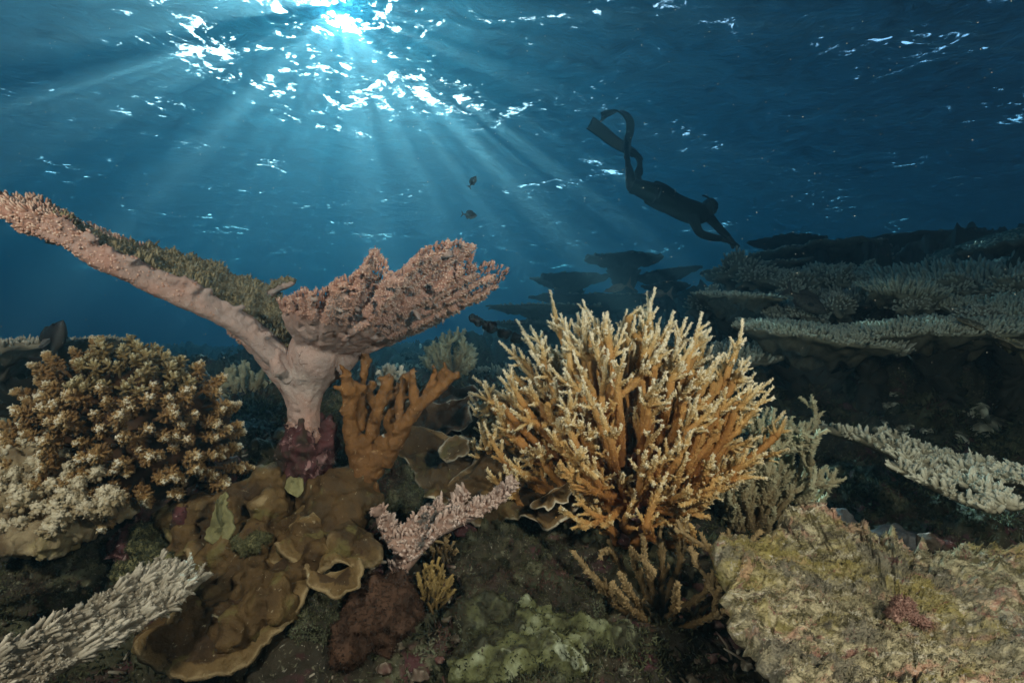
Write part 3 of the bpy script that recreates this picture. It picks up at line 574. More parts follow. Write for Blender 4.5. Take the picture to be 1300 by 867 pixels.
# ------------------------------------------------------------------ pink table coral with two arms
def build_pink():
    root = P(388, 545, 1.12); th = thing('table_coral', 'large pink table coral with two raised plates on one pale stalk', 'coral', root)
    # right fan
    mb = MB()
    rim = [(360, 398, 1.03), (356, 386, 1.00), (370, 380, .98), (386, 372, .96), (400, 376, .95), (420, 366, .95), (434, 358, .94), (452, 352, .94), (464, 338, .94), (474, 322, .95), (486, 330, .95), (496, 352, .96), (512, 346, .96), (524, 338, .96), (536, 322, .96), (552, 314, .97),
           (572, 310, .98), (592, 312, 1.0), (602, 324, 1.02), (600, 340, 1.04), (622, 338, 1.06), (644, 346, 1.1), (634, 362, 1.14), (606, 380, 1.18), (574, 394, 1.2), (544, 406, 1.2), (512, 420, 1.2), (484, 434, 1.2), (458, 446, 1.19)]
    rimP = np.array([P(*x) for x in cat(rim, 3)]); ap = P(405, 452, 1.12); n = len(rimP); K = 18
    sag = lambda u: -0.012*np.sin(np.pi*u)[:, None]*np.array([0, .3, 1.0])
    G = []
    for k in range(n):
        u = np.linspace(0, 1, K); q = ap+(rimP[k]-ap)*u[:, None]+sag(u); G.append(q)
    G = np.array(G)                                       # n x K sheet of the vase
    lim = int(K*.80)
    top = G+np.array([0, -.002, .006]); bot = G+np.array([0, .002, -.006]); R = lim
    A1 = top[:, :R].reshape(-1, 3); A2 = bot[:, :R].reshape(-1, 3); i = np.arange(n-1)[:, None]*R; j = np.arange(R-1)[None]; b = n*R
    mb.add(np.vstack([A1, A2]), np.vstack([np.stack([i+j, i+R+j, i+R+j+1, i+j+1], -1).reshape(-1, 4), np.stack([b+i+j, b+i+j+1, b+i+R+j+1, b+i+R+j], -1).reshape(-1, 4),
        np.stack([i+R-1, i+2*R-1, b+i+2*R-1, b+i+R-1], -1).reshape(-1, 4), np.array([[a, a+1, b+a+1, b+a] for a in range(R-1)]), np.array([[(n-1)*R+a+1, (n-1)*R+a, b+(n-1)*R+a, b+(n-1)*R+a+1] for a in range(R-1)])]))
    for k in range(0, n, 2):
        ext = RG.uniform(.90, 1.03); u = np.linspace(.12, ext, 12); q = ap+(rimP[k]-ap)*u[:, None]+sag(np.clip(u, 0, 1))-np.array([0, 0, .004]); q[1:] += np.cumsum(rnd(11, 3), 0)*.0012
        mb.add(*tube(q, np.linspace(.0105, .0080, 12), 8))
        for _ in range(3):
            f = RG.uniform(.35, .9); e = q[int(f*11)]; dd = nrm(rimP[k]-ap)*.6+np.array([rnd(1)[0]*.4, -.5, .65]); l = RG.uniform(.012, .028)
            mb.add(*tube([e, e+nrm(dd)*l*.6, e+nrm(dd)*l], [.0050, .0044, .003], 6))
    S = lambda pts, n=16, **k: mb.add(*tube(np.array([P(x, y, d) for x, y, d, r in pts]), np.array([r/F*d for x, y, d, r in pts]), n, cap0=True, **k))
    S(cat([(388, 560, 1.12, 20), (386, 530, 1.12, 19), (387, 500, 1.12, 22), (392, 478, 1.12, 29), (398, 455, 1.11, 32), (402, 436, 1.10, 29), (408, 420, 1.08, 20)], 4), 20)
    S(cat([(386, 520, 1.12, 17), (370, 485, 1.11, 18), (346, 455, 1.09, 17), (322, 430, 1.07, 16), (300, 412, 1.05, 13)], 4), 16)
    S(cat([(356, 474, 1.06, 9), (349, 456, 1.06, 8), (354, 446, 1.07, 6)], 3), 10)
    S(cat([(404, 474, 1.13, 20), (425, 458, 1.15, 22), (448, 444, 1.17, 16), (476, 430, 1.18, 10)], 4), 14)
    V, Q, T, N = fuse(mb, 0.0032, 5)
    dist = np.linalg.norm(V-ap, axis=1); rr = np.clip(dist/.34, 0, 1)
    pit = np.clip(fbm(V*48, 2)-.24, 0, 1)*.045*np.clip(rr*2-.45, 0, 1)
    V = V+N*(fbm(V*22, 3)*.003+fbm(V*120, 2)*.0016*rr-pit)[:, None]
    V = V+N*(fbm(V*np.array([60, 60, 14.]), 2)*.0018*np.clip(1-rr*2, 0, 1))[:, None]
    tone = np.clip(.02+.72*np.clip(rr*1.25, 0, 1)+fbm(V*20, 2)*.2-pit*30, 0, .86); stk = (V[:, 2] < P(0, 455, 1.12)[2]) & (dist < .13) | (dist < .05); fs = stk[Q].all(1)
    def region(nm, msk, par):
        u_ = np.unique(Q[msk]); mp = np.full(len(V), -1); mp[u_] = np.arange(len(u_)); m_ = MB(); m_.add(V[u_], mp[Q[msk]], a=tone[u_]); return m_.obj(nm, M['pink'], par)
    region('stalk', fs, th); fan = region('plate', ~fs, th)
    m3 = MB(); w = np.where((rr > .45) & (N[:, 2] < .6))[0]; w = RG.permutation(w)[:5500]      # granular underside
    m3.add(*cones(V[w]-N[w]*.001, N[w]+rnd(len(w), 3)*.35+nrm(V[w]-ap)*.5, RG.uniform(.004, .008, len(w)), .0022, n=4, a0=.55, a1=np.clip(.35+rr[w]*.5+RG.random(len(w))*.25, 0, 1)))
    o = m3.obj('granules', M['pinktip'], fan); o['kind'] = 'stuff'
    m3 = MB(); c = []; D = []
    for k in range(0, n):                                                      # short branchlets round the rim and over the top
        for _ in range(46):
            f = RG.uniform(.30, 1.0)**.7; kk = min(n-2, k); h = RG.random(); q = ap+(rimP[kk]*(1-h)+rimP[kk+1]*h-ap)*f+sag(np.array([f]))[0]
            c.append(q+np.array([0, 0, .003])); D.append(nrm(rimP[kk]-ap)*(.1+.8*f**4)+np.array([0, 0, 1.0])+rnd(3)*.25)
    c = np.array(c); D = np.array(D); L = RG.uniform(.006, .014, len(c))
    m3.add(*studs(c, D, L, .0027, n=6, a0=.1, a1=.95)); Dn = nrm(D)
    k = np.repeat(np.arange(len(c)), 4); u = RG.uniform(.4, 1, len(k)); oo = nrm(rnd(len(k), 3))
    m3.add(*cones(c[k]+Dn[k]*(L[k]*u)[:, None]+oo*.002, oo+Dn[k], .0035, .0016, n=3, a0=.4, a1=.5+u*.5))
    o = m3.obj('branchlets', M['pinktip'], th); o['kind'] = 'stuff'
    # left arm: long narrow plate rising towards the upper left
    near = cat([(372, 470, 1.09), (335, 432, 1.06), (300, 404, 1.03), (262, 384, 1.0), (225, 366, .97), (188, 350, .95), (150, 332, .92), (110, 312, .90), (70, 292, .88), (28, 282, .86)], 4)
    farr = cat([(378, 436, 1.16), (352, 392, 1.20), (335, 370, 1.24), (300, 358, 1.24), (264, 342, 1.2), (215, 328, 1.16), (160, 312, 1.1), (112, 296, 1.02), (60, 268, .96), (-4, 258, .90)], 4)
    A = np.array([P(*x) for x in near]); B = np.array([P(*x) for x in farr]); m = len(A); mb = MB(); rad = np.interp(np.linspace(0, 1, m), [0, .3, .7, 1], [.020, .0165, .0155, .010])
    lowA = A-np.array([0, 0, 1])*rad[:, None]*.9
    mb.add(*tube(lowA, rad, 14, cap0=True)); mb.add(*tube(A+np.array([0, .02, 0]), rad*.9, 12, cap0=True))
    for f in np.linspace(.12, 1, 9):
        w = .004*rnd(m, 3); w = np.cumsum(w, 0)*.35; r = rad*(.62-.30*f)+.002; mb.add(*tube(A+(B-A)*f+w*.5, r, 8, cap0=True))
    for k in list(range(4, m, 1))*2:                                                   # rounded knobs along the near edge
        h = RG.uniform(.010, .024); mb.add(*tube([A[k], A[k]+np.array([rnd(1)[0]*.010-.004, -.008, h*.6]), A[k]+np.array([rnd(1)[0]*.014-.008, -.010, h])], [.010, .0095, .0075], 8))
    for k in range(m-14, m):                                                   # forks of the far tip
        for _ in range(3):
            q = A[k]+(B[k]-A[k])*RG.random(); d = nrm(np.array([-1.2, -.2, .55+rnd(1)[0]*.5])); l = RG.uniform(.02, .05); mb.add(*tube([q, q+d*l*.5, q+d*l], [.009, .0075, .005], 8))
    fing = cat([(318, 386, 1.24), (340, 374, 1.20), (358, 365, 1.17), (372, 359, 1.15)], 3); mb.add(*tube([P(*x) for x in fing], np.linspace(.015, .006, len(fing)), 8))
    V, Q, T, N = fuse(mb, 0.0034, 2)
    tt = np.clip((P(372, 0, 1.08)[0]-V[:, 0])/(P(372, 0, 1.08)[0]-P(0, 0, .88)[0]), 0, 1)
    V = V+N*(fbm(V*20, 3)*.0035+fbm(V*70, 2)*.0022*np.clip(tt*2-.9, 0.15, 1))[:, None]
    m2 = MB(); m2.add(V, Q, T, np.clip(.04+.55*tt+fbm(V*18, 2)*.25, 0, .86)); arm = m2.obj('plate', M['pink'], th)
    tipm = tt > .66
    w = np.where((N[:, 2] > .25) & (N[:, 1] > -.75) & (tt > -.1) & (tt < .80))[0]
    zline = np.interp(V[w, 0], A[::-1, 0], A[::-1, 2]); yline = np.interp(V[w, 0], A[::-1, 0], A[::-1, 1]); w = w[V[w, 1] > yline+.012]; w = RG.permutation(w)[:4600]
    m3 = MB(); cl_ = gnoise(V[w]*32); L = RG.uniform(.007, .015, len(w))*np.clip(1+1.5*cl_, .35, 2.2); D = nrm(N[w]+np.array([-.2, 0, .8])+rnd(len(w), 3)*.4); m3.add(*studs(V[w], D, L, .0033*RG.uniform(.7, 1.3, len(w)), n=5, a0=.1, a1=np.clip(.6+.9*cl_, .2, 1)))
    k = np.repeat(np.arange(len(w)), 5); u = RG.uniform(.3, 1, len(k)); oo = nrm(rnd(len(k), 3)); m3.add(*cones(V[w][k]+D[k]*(L[k]*u)[:, None]+oo*.002, oo+D[k], .0042, .0017, n=3, a0=.3, a1=.4+u*.5))
    o = m3.obj('olive_branchlets', M['pinktop'], arm); o['kind'] = 'stuff'
    w = np.where(RG.random(len(tt)) < np.clip((tt-.2)*.9, 0.02, 1)**1.5*.5)[0]; w = RG.permutation(w)[:14000]; up = N[w, 2] > 0; m3 = MB()
    L = np.where(up, RG.uniform(.007, .016, len(w)), RG.uniform(.003, .007, len(w)))*np.clip((tt[w]-.5)*3, .3, 1); D = nrm(N[w]+np.array([-.7, -.1, .25])+rnd(len(w), 3)*.3)
    m3.add(*studs(V[w]-N[w]*.001, D, L, .0026, n=5, a0=.4, a1=np.clip(.55+.5*RG.random(len(w))*tt[w]+.2*tt[w], 0, 1.05)))
    o = m3.obj('branchlets', M['pinktip'], arm); o['kind'] = 'stuff'
    o = MB(); v_, q_, _, a_ = lump(P(390, 572, 1.13), (.056, .055, .078), 3, .22, 4, 60); v_ = v_+nrm(v_-P(390, 572, 1.13))*(.016*fbm(v_*26, 4)+.004*fbm(v_*110, 2))[:, None]; o.add(v_, q_, None, a_); ob = o.obj('crusted_base', M['maroon'], th)
build_pink()

# ------------------------------------------------------------------ orange branching coral
def build_orange():
    th = thing('branching_coral', 'smooth orange brown coral with antler branches beside the pale stalk', 'coral', P(460, 610, 1.13))
    def B(name, chains, vox=.0036):
        mb = MB()
        for c in chains:
            q = cat(c, 5); mb.add(*tube(np.array([P(x, y, d) for x, y, d, r in q]), q[:, 3]*.66/F*q[:, 2]*(1+.22*gnoise(np.stack([q[:, 0]*.12, q[:, 1]*.12, q[:, 2]*3], 1))), 12, cap0=True))
            for _ in range(int(len(q)*.45)):
                i = RG.integers(3, len(q)); o_ = P(*q[i][:3]); dd = nrm(rnd(3)+np.array([0, -.5, .9])); l = RG.uniform(.010, .026); mb.add(*tube([o_, o_+dd*l*.6, o_+dd*l], np.array([.9, .75, .5])*q[i][3]*.5/F*q[i][2], 7))
        V, Q, T, N = fuse(mb, vox, 2); V = V+N*(fbm(V*30, 3)*.0035+fbm(V*95, 3)*.0022-.008*np.clip(gnoise(V*45)-.4, 0, 1))[:, None]
        m2 = MB(); h = np.clip((V[:, 2]-P(0, 610, 1.13)[2])/.33, 0, 1); m2.add(V, Q, T, np.clip(h*.9+fbm(V*14, 2)*.3, 0, 1)); m2.obj(name, M['orange'], th)
    B('trunk', [[(462, 640, 1.12, 32), (462, 610, 1.12, 27), (462, 585, 1.12, 24), (458, 560, 1.12, 20)], [(470, 600, 1.12, 24), (486, 570, 1.12, 20), (500, 555, 1.12, 16)], [(455, 590, 1.12, 20), (448, 560, 1.11, 16), (445, 535, 1.11, 13)]])
    B('branch', [[(446, 560, 1.11, 15), (444, 530, 1.11, 13), (443, 505, 1.11, 12), (441, 490, 1.1, 11), (440, 474, 1.1, 8)], [(444, 515, 1.11, 10), (455, 497, 1.12, 9), (462, 490, 1.12, 7)], [(441, 500, 1.1, 8), (433, 492, 1.09, 6)]])
    B('branch', [[(456, 545, 1.13, 11), (459, 515, 1.14, 9), (461, 480, 1.15, 8), (464, 455, 1.16, 7), (466, 438, 1.16, 6)]])
    B('branch', [[(470, 575, 1.13, 15), (474, 540, 1.14, 13), (482, 512, 1.15, 12), (490, 492, 1.15, 11), (494, 478, 1.15, 8)], [(480, 520, 1.15, 11), (468, 500, 1.16, 9), (474, 486, 1.16, 7)], [(484, 512, 1.15, 10), (505, 498, 1.17, 9), (512, 484, 1.18, 7)]])
    B('branch', [[(488, 590, 1.12, 17), (504, 556, 1.11, 16), (522, 528, 1.1, 14), (545, 504, 1.08, 12), (566, 486, 1.07, 10), (582, 474, 1.06, 7)], [(512, 545, 1.11, 12), (508, 515, 1.12, 10), (512, 494, 1.13, 8), (511, 480, 1.13, 5)],
                 [(528, 522, 1.1, 10), (526, 500, 1.1, 9), (524, 480, 1.1, 7), (522, 470, 1.1, 5)], [(540, 508, 1.09, 9), (546, 490, 1.09, 8), (553, 474, 1.09, 5)], [(556, 494, 1.08, 8), (564, 478, 1.08, 6), (563, 468, 1.08, 4)],
                 [(530, 520, 1.12, 10), (545, 492, 1.15, 9), (560, 478, 1.17, 7), (572, 472, 1.17, 5)]])
    B('branch', [[(500, 555, 1.13, 13), (494, 530, 1.16, 12), (500, 505, 1.19, 11), (512, 486, 1.2, 9), (520, 476, 1.2, 6)], [(478, 565, 1.14, 12), (468, 530, 1.17, 11), (466, 508, 1.18, 9), (468, 496, 1.18, 7)]])
build_orange()

# ------------------------------------------------------------------ brown bush coral on the left
def build_bush():
    C = P(176, 556, 1.12); th = thing('bush_coral', 'rounded brown bush coral with white tipped knobs under the left arm', 'coral', C)
    protos = [clump(.0088, 42, .0033, h=RG.uniform(.055, .085)).mesh('branchlet') for _ in range(9)]
    for me in protos: me.materials.append(M['bush'])
    pg = [clump(.0095, 15, .0040, h=RG.uniform(.045, .06), klen=(.011, .02)).mesh('branchlet') for _ in range(5)]
    for me in pg: me.materials.append(M['bushgrey'])
    core = MB(); core.add(*lump(C+np.array([0, .03, 0]), (.155, .16, .175), 5, .12, 3, 30)); V = core.v[0]; core.a = [np.zeros(len(V))]; core.obj('core', M['bush'], th)
    N = 400; i = np.arange(N)+.5; ph = np.arccos(1-1.62*i/N); t = np.pi*(1+5**.5)*i
    for k in range(N):
        d = np.array([np.sin(ph[k])*np.cos(t[k]), np.sin(ph[k])*np.sin(t[k]), np.cos(ph[k])])
        if d[1] > .22: continue
        j = .93+.14*gnoise([d*2.6+3])[0]+RG.uniform(-.07, .06)
        R = np.array([.188, .185, .212])*j
        if d[0] < -.5 and d[2] < .55: R[0] *= 1.10
        if d[0] > .4 and d[2] < .1: R[0] *= 1.06
        p = C+d*R*.86; grey = d[2] > .60+.12*gnoise([d*4])[0] and d[0] > -.45
        dv = nrm(d+rnd(3)*.24+np.array([0, -.15, .25]))
        if RG.random() < .06: continue
        put((pg if grey else protos)[RG.integers(0, 5 if grey else 9)], None, th, 'branchlet', p, dv, RG.uniform(.62, 1.05)*(.85 if grey else 1.0))
build_bush()

# ------------------------------------------------------------------ big golden staghorn
def build_stag():
    root = P(800, 662, 1.30); th = thing('staghorn_coral', 'large golden staghorn thicket with pale pointed tips, right of centre', 'coral', root)
    C = P(790, 548, 1.30); limbs = []
    for k in range(72):
        az = RG.uniform(0, 2*np.pi); el = math.asin(RG.uniform(.05, 1.0)); limbs.append(C+np.array([math.cos(el)*math.cos(az)*.27, math.cos(el)*math.sin(az)*.20, math.sin(el)*.25-.01]))
    staghorn(root, limbs, th, M['stag'], rad=(.0140, .0075), side=5, sl=(.03, .06), sp=.0062, cl=.0055, cr=.0025, bend=.45, tstart=.2, tipmax=.62, up=.3, join=.45, sides_from=.35, drift=.002, sra=1.0, forks=.5, outw=.5)
    n = 330; i = np.arange(n)+.5; ph = np.arccos(1-1.36*i/n); az = np.pi*(1+5**.5)*i; kk = 0
    for k in range(n):
        d = nrm(np.array([math.sin(ph[k])*math.cos(az[k]), math.sin(ph[k])*math.sin(az[k]), math.cos(ph[k])])+rnd(3)*.09)
        if d[1] > .35 or (d[2] < 0 and d[1] > -.1) or gnoise([d*4.5+21])[0] > .48: continue
        R = np.array([.395 if d[0] < 0 else .360, .27, .335])*(1+.10*gnoise([d*2.3+8])[0]+.16*gnoise([d*5+2])[0]+RG.uniform(-.16, .09)); R = R*(1-.12*max(0, -d[2])*3)
        tip = C+d*R; L = RG.uniform(.070, .140); dv = nrm(nrm(tip-root)*.50+nrm(d*[1, 1.2, 1])*.45+np.array([.12, 0, .18+.5*max(0, -d[1]-.35)])+rnd(3)*.26)
        if k % 4 == 0: tip = tip-dv*.045
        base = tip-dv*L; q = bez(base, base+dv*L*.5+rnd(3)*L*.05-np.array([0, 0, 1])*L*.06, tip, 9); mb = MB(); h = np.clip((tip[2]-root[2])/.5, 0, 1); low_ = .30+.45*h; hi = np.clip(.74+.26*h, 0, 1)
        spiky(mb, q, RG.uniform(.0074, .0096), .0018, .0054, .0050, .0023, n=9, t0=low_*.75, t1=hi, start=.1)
        st_ = root+(base-root)*RG.uniform(.3, .55)+rnd(3)*.015; sq = bez(st_, st_+(base-st_)*.5+np.array([d[0], d[1], -.3])*.03+rnd(3)*.008, base+dv*.004, 9); spiky(mb, sq, .0098, .0082, .0072, .0048, .0024, n=8, t0=.08, t1=low_*.75, start=.0)
        for _ in range(3):
            j = RG.integers(2, 8); e = sq[j]+nrm(nrm(base-st_)*.7+nrm(rnd(3))*.8+np.array([0, 0, .3]))*RG.uniform(.025, .05); spiky(mb, bez(sq[j], (sq[j]+e)/2+rnd(3)*.002, e, 5), .0062, .0018, .0060, .0050, .0023, n=7, t0=low_*.5, t1=low_*.75+.25, start=.05)
        T = nrm(np.gradient(q, axis=0))
        for _ in range(RG.integers(4, 8)):
            u = RG.uniform(.05, .68); j = int(u*8); o = nrm(rnd(3)); o = nrm(o-T[j]*np.dot(o, T[j])+np.array([0, 0, .25])); l = RG.uniform(.022, .048)*(1.25-u*.8); e = q[j]+nrm(T[j]*.85+o*.95)*l
            spiky(mb, bez(q[j], q[j]+(e-q[j])*.5+o*l*.08, e, 5), .0052, .0017, .0056, .0052, .0023, n=7, t0=low_*.8+.2*u, t1=min(1, hi+.02), start=.05)
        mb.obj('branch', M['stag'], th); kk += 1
    low = [P(x, y, d) for x, y, d in [(706, 560, 1.08), (700, 600, 1.1), (704, 585, 1.02), (716, 640, 1.05), (735, 655, 1.06), (750, 610, .98), (745, 575, 1.0), (760, 668, 1.08), (722, 572, 1.1), (880, 660, 1.08), (905, 630, 1.1), (905, 660, 1.12), (890, 690, 1.15), (915, 600, 1.05), (880, 610, 1.02), (860, 640, 1.02)]]
    staghorn(P(800, 640, 1.22), low, th, M['stag'], rad=(.0105, .0042), side=6, sl=(.025, .05), sp=.0058, cl=.0056, cr=.0025, bend=.25, tstart=.25, tipmax=.72, spread=.015, up=.3)
    mb = MB()
    for p, r in ((P(800, 672, 1.27), .05), (P(790, 640, 1.25), .042), (P(815, 645, 1.28), .045), (P(800, 615, 1.3), .04)): mb.add(*lump(p, r, 4, .3, 3, 20))
    V, Q, T, N = fuse(mb, .005, 3); V = V+N*(fbm(V*25, 3)*.006)[:, None]; m2 = MB(); m2.add(V, Q, T, .12+.2*fbm(V*20, 2)); m2.obj('base', M['stag'], th)
build_stag()
def small_stag(label, root, tips, mat, name='staghorn_coral', **k):
    th = thing(name, label, 'coral', P(*root)); staghorn(P(*root), [P(*t) for t in tips], th, mat, **k)
def fan_tips(n, cx, cy, d, rx, ry, rd, e0=.05, full=.3):
    out = []
    for _ in range(n):
        a = RG.uniform(e0, np.pi-e0); f = RG.uniform(full, 1)**.5; out.append((cx+math.cos(a)*rx*f, cy-math.sin(a)*ry*f, d+RG.uniform(-1, 1)*rd))
    return out
small_stag('paler green tan staghorn thicket behind the golden one on its right', (955, 692, 1.52), fan_tips(95, 975, 650, 1.5, 88, 132, .14, .2)+[(1040, 545, 1.6), (1028, 518, 1.6), (1020, 575, 1.5), (1036, 570, 1.55), (1010, 512, 1.6), (985, 640, 1.45)], M['stagpale'],
    rad=(.010, .004), side=11, sl=(.03, .06), sp=.0075, cl=.008, cr=.0028, bend=.6, up=.35, sra=1.9, outw=.5, join=.7)
small_stag('thin olive staghorn branches low in the dark gap below the golden thicket', (842, 800, 1.12), [(728, 700, 1.1), (735, 722, 1.05), (760, 700, 1.1), (775, 690, 1.2), (790, 720, 1.0), (815, 672, 1.1), (838, 658, 1.15), (858, 672, 1.1), (870, 700, 1.0), (905, 690, 1.1), (912, 720, 1.05), (780, 742, 1.0), (825, 720, 1.0), (900, 745, .98), (925, 772, .98), (860, 740, .95), (880, 660, 1.15), (940, 690, 1.15), (975, 680, 1.1), (800, 690, 1.15)],
    M['stagdark'], rad=(.009, .0042), side=4.5, sl=(.022, .05), sp=.006, cl=.0062, cr=.0026, bend=.2, up=.6)
small_stag('grey green fan shaped branching coral far behind the orange coral', (572, 482, 2.7), fan_tips(60, 572, 468, 2.7, 36, 46, .1, .15, .5), M['stagpale'], rad=(.013, .008), side=4, sl=(.04, .07), sp=.016, cl=.014, cr=.006, bend=.3, tstart=.5)
small_stag('mustard yellow bushlet in the crevice beside the small pink coral', (545, 775, 1.0), fan_tips(34, 550, 765, 1.0, 30, 60, .035, .2, .3), M['mustard'], name='bushy_coral', rad=(.0042, .0026), side=5, sl=(.01, .022), sp=.0042, cl=.004, cr=.0016, bend=.2)
small_stag('dim brown bushlet on the rock just above the mustard one', (560, 715, 1.1), fan_tips(24, 560, 705, 1.1, 26, 32, .04, .2, .3), M['stagdark'], name='bushy_coral', rad=(.0042, .0026), side=4, sl=(.01, .02), sp=.0045, cl=.004, cr=.0016, bend=.2)
small_stag('cream tipped bushlet peeping out behind the orange coral', (498, 500, 1.5), fan_tips(30, 498, 498, 1.5, 26, 36, .08, .1, .5), M['cream'], name='bushy_coral', rad=(.008, .006), side=3, sl=(.02, .035), sp=.009, cl=.008, cr=.0035, bend=.3)
small_stag('grey brushy coral standing behind the bush coral on its right', (310, 530, 2.0), fan_tips(46, 312, 520, 2.0, 48, 62, .12, .1, .4), M['stagpale'], name='bushy_coral', rad=(.012, .008), side=4, sl=(.03, .05), sp=.012, cl=.010, cr=.0045, bend=.4)

# ------------------------------------------------------------------ cream finger plate, bottom left
def arms(name, label, loc, chains, mat, **k):
    th = thing(name, label, 'coral', loc)
    for c in chains:
        q = cat(c, 6); mb = MB(); ridge(mb, [P(x, y, d) for x, y, d, w in q], q[:, 3]/F*q[:, 2], **k); mb.obj('branch', mat, th)
    return th
FL = []
for k in range(9):
    o = (k-4)*7.0
    FL.append([(-60+o*.3, 900+o*1.1, .62), (40+o*.35, 838+o*.85, .68), (130+o*.5, 790+o*.7, .75), (200+o*.75, 748+o*.55, .82), (238+o*1.0+RG.uniform(-8, 8), 722+o*.40, .87)])
arms('finger_coral', 'long cream finger coral plate reaching in at the bottom left corner', P(100, 800, .75), [[(x, y, d, 11-2*i) for i, (x, y, d) in enumerate(c)] for c in FL], M['cream'],
     fl=(.007, .020), fr=.0036, up=(.45, -.5, .8), lean=1.5, dens=.8)
arms('finger_coral', 'small pinkish forked table coral in the lower middle over brown plates', P(530, 690, 1.05), [
    [(490, 745, 1.03, 13), (512, 715, 1.04, 15), (530, 690, 1.05, 18), (560, 668, 1.05, 15), (600, 650, 1.05, 13), (630, 634, 1.05, 11), (654, 612, 1.05, 6)],
    [(520, 700, 1.05, 15), (498, 680, 1.05, 14), (484, 660, 1.04, 10), (480, 645, 1.03, 6)], [(535, 690, 1.05, 14), (520, 672, 1.06, 12), (545, 652, 1.07, 9), (562, 640, 1.08, 6)],
    [(560, 672, 1.06, 12), (575, 650, 1.09, 9), (588, 632, 1.1, 7), (592, 622, 1.1, 5)]],
    coral('pinkish_grey_coral', [(0, (0.28, 0.19, 0.15)), (0.4, (0.42, 0.27, 0.21)), (1, (0.78, 0.62, 0.54))], 40, .35, .3, patch=[(16, .56, .62, (.09, .095, .09), .85)]), fl=(.010, .018), fr=.0034, up=(-.1, -.35, 1), lean=.7)
arms('finger_coral', 'pale olive finger ridges sloping down to the right edge', P(1160, 590, 1.5), [
    [(1034, 542, 1.75, 7), (1075, 552, 1.7, 12), (1120, 566, 1.6, 15), (1160, 588, 1.5, 16), (1200, 612, 1.4, 14), (1245, 622, 1.3, 12), (1285, 645, 1.2, 8)],
    [(1110, 545, 1.75, 8), (1135, 556, 1.7, 12), (1175, 580, 1.6, 13), (1215, 598, 1.5, 12), (1250, 600, 1.45, 11), (1320, 606, 1.35, 12)],
    [(1150, 566, 1.75, 9), (1185, 578, 1.7, 12), (1230, 590, 1.6, 12), (1260, 592, 1.6, 8)], [(1240, 608, 1.4, 11), (1290, 612, 1.3, 12), (1350, 620, 1.2, 13)],
    [(1130, 590, 1.45, 10), (1170, 608, 1.38, 10), (1215, 632, 1.28, 9), (1262, 650, 1.2, 6)]], M['greyfinger'], fl=(.014, .028), fr=.0058, up=(.15, -.1, 1), lean=-.35)

# ------------------------------------------------------------------ yellow knobbed plate at the left edge
def build_yellow():
    th = thing('knobby_coral', 'pale yellow knobbed coral ledge at the left edge below the bush', 'coral', P(60, 640, .95))
    mb = MB()
    for x, y, d, r in [(-25, 660, .9, 30), (5, 672, .9, 26), (35, 680, .9, 24), (62, 684, .9, 24), (88, 672, .92, 22), (108, 658, .95, 18), (132, 650, .97, 17), (152, 644, .98, 14), (0, 640, .95, 34), (40, 640, .96, 34), (80, 640, .97, 28), (60, 600, 1.0, 34), (20, 600, .98, 36), (-20, 600, .95, 34), (60, 570, 1.05, 26), (25, 570, 1.05, 30), (-20, 570, 1.0, 34), (100, 610, 1.02, 26)]:
        mb.add(*lump(P(x, y, d), r/F*d, x*.07, .35, 3.6, 16))
    V, Q, T, N = fuse(mb, .0045, 2); V = V+N*(fbm(V*26, 4)*.010+.009*np.abs(fbm(V*np.array([70, 70, 22.]), 2)))[:, None]; m2 = MB(); m2.add(V, Q, T, np.clip(.35+fbm(V*22, 3)*.5, 0, .9)); m2.obj('ledge', M['yellow'], th)
    protos = [clump(.014, 18, .0046, h=RG.uniform(.03, .042), klen=(.007, .012)).mesh('knob') for _ in range(6)]
    for me in protos: me.materials.append(M['yellow'])
    spots = [(-8, 650), (14, 655), (36, 652), (60, 655), (84, 648), (96, 632), (112, 646), (128, 642), (146, 640), (156, 646), (20, 632), (44, 628), (70, 626), (2, 622), (92, 612), (66, 600), (36, 602), (8, 596), (-10, 575), (58, 580), (80, 588), (104, 622), (26, 578), (46, 560),
             (-12, 668), (12, 672), (40, 674), (66, 676), (88, 668), (100, 655), (118, 610), (75, 640), (50, 640), (25, 645), (120, 660), (140, 655), (30, 615), (55, 612), (0, 610), (85, 628), (-15, 630), (15, 590), (100, 600)]
    for x, y in spots: put(protos[RG.integers(0, 6)], None, th, 'knob', P(x+rnd(1)[0]*3, y+rnd(1)[0]*2, .93+(640-y)*.0009), nrm(np.array([.25, -.55, .8])+rnd(3)*.2), RG.uniform(.85, 1.3))
build_yellow()
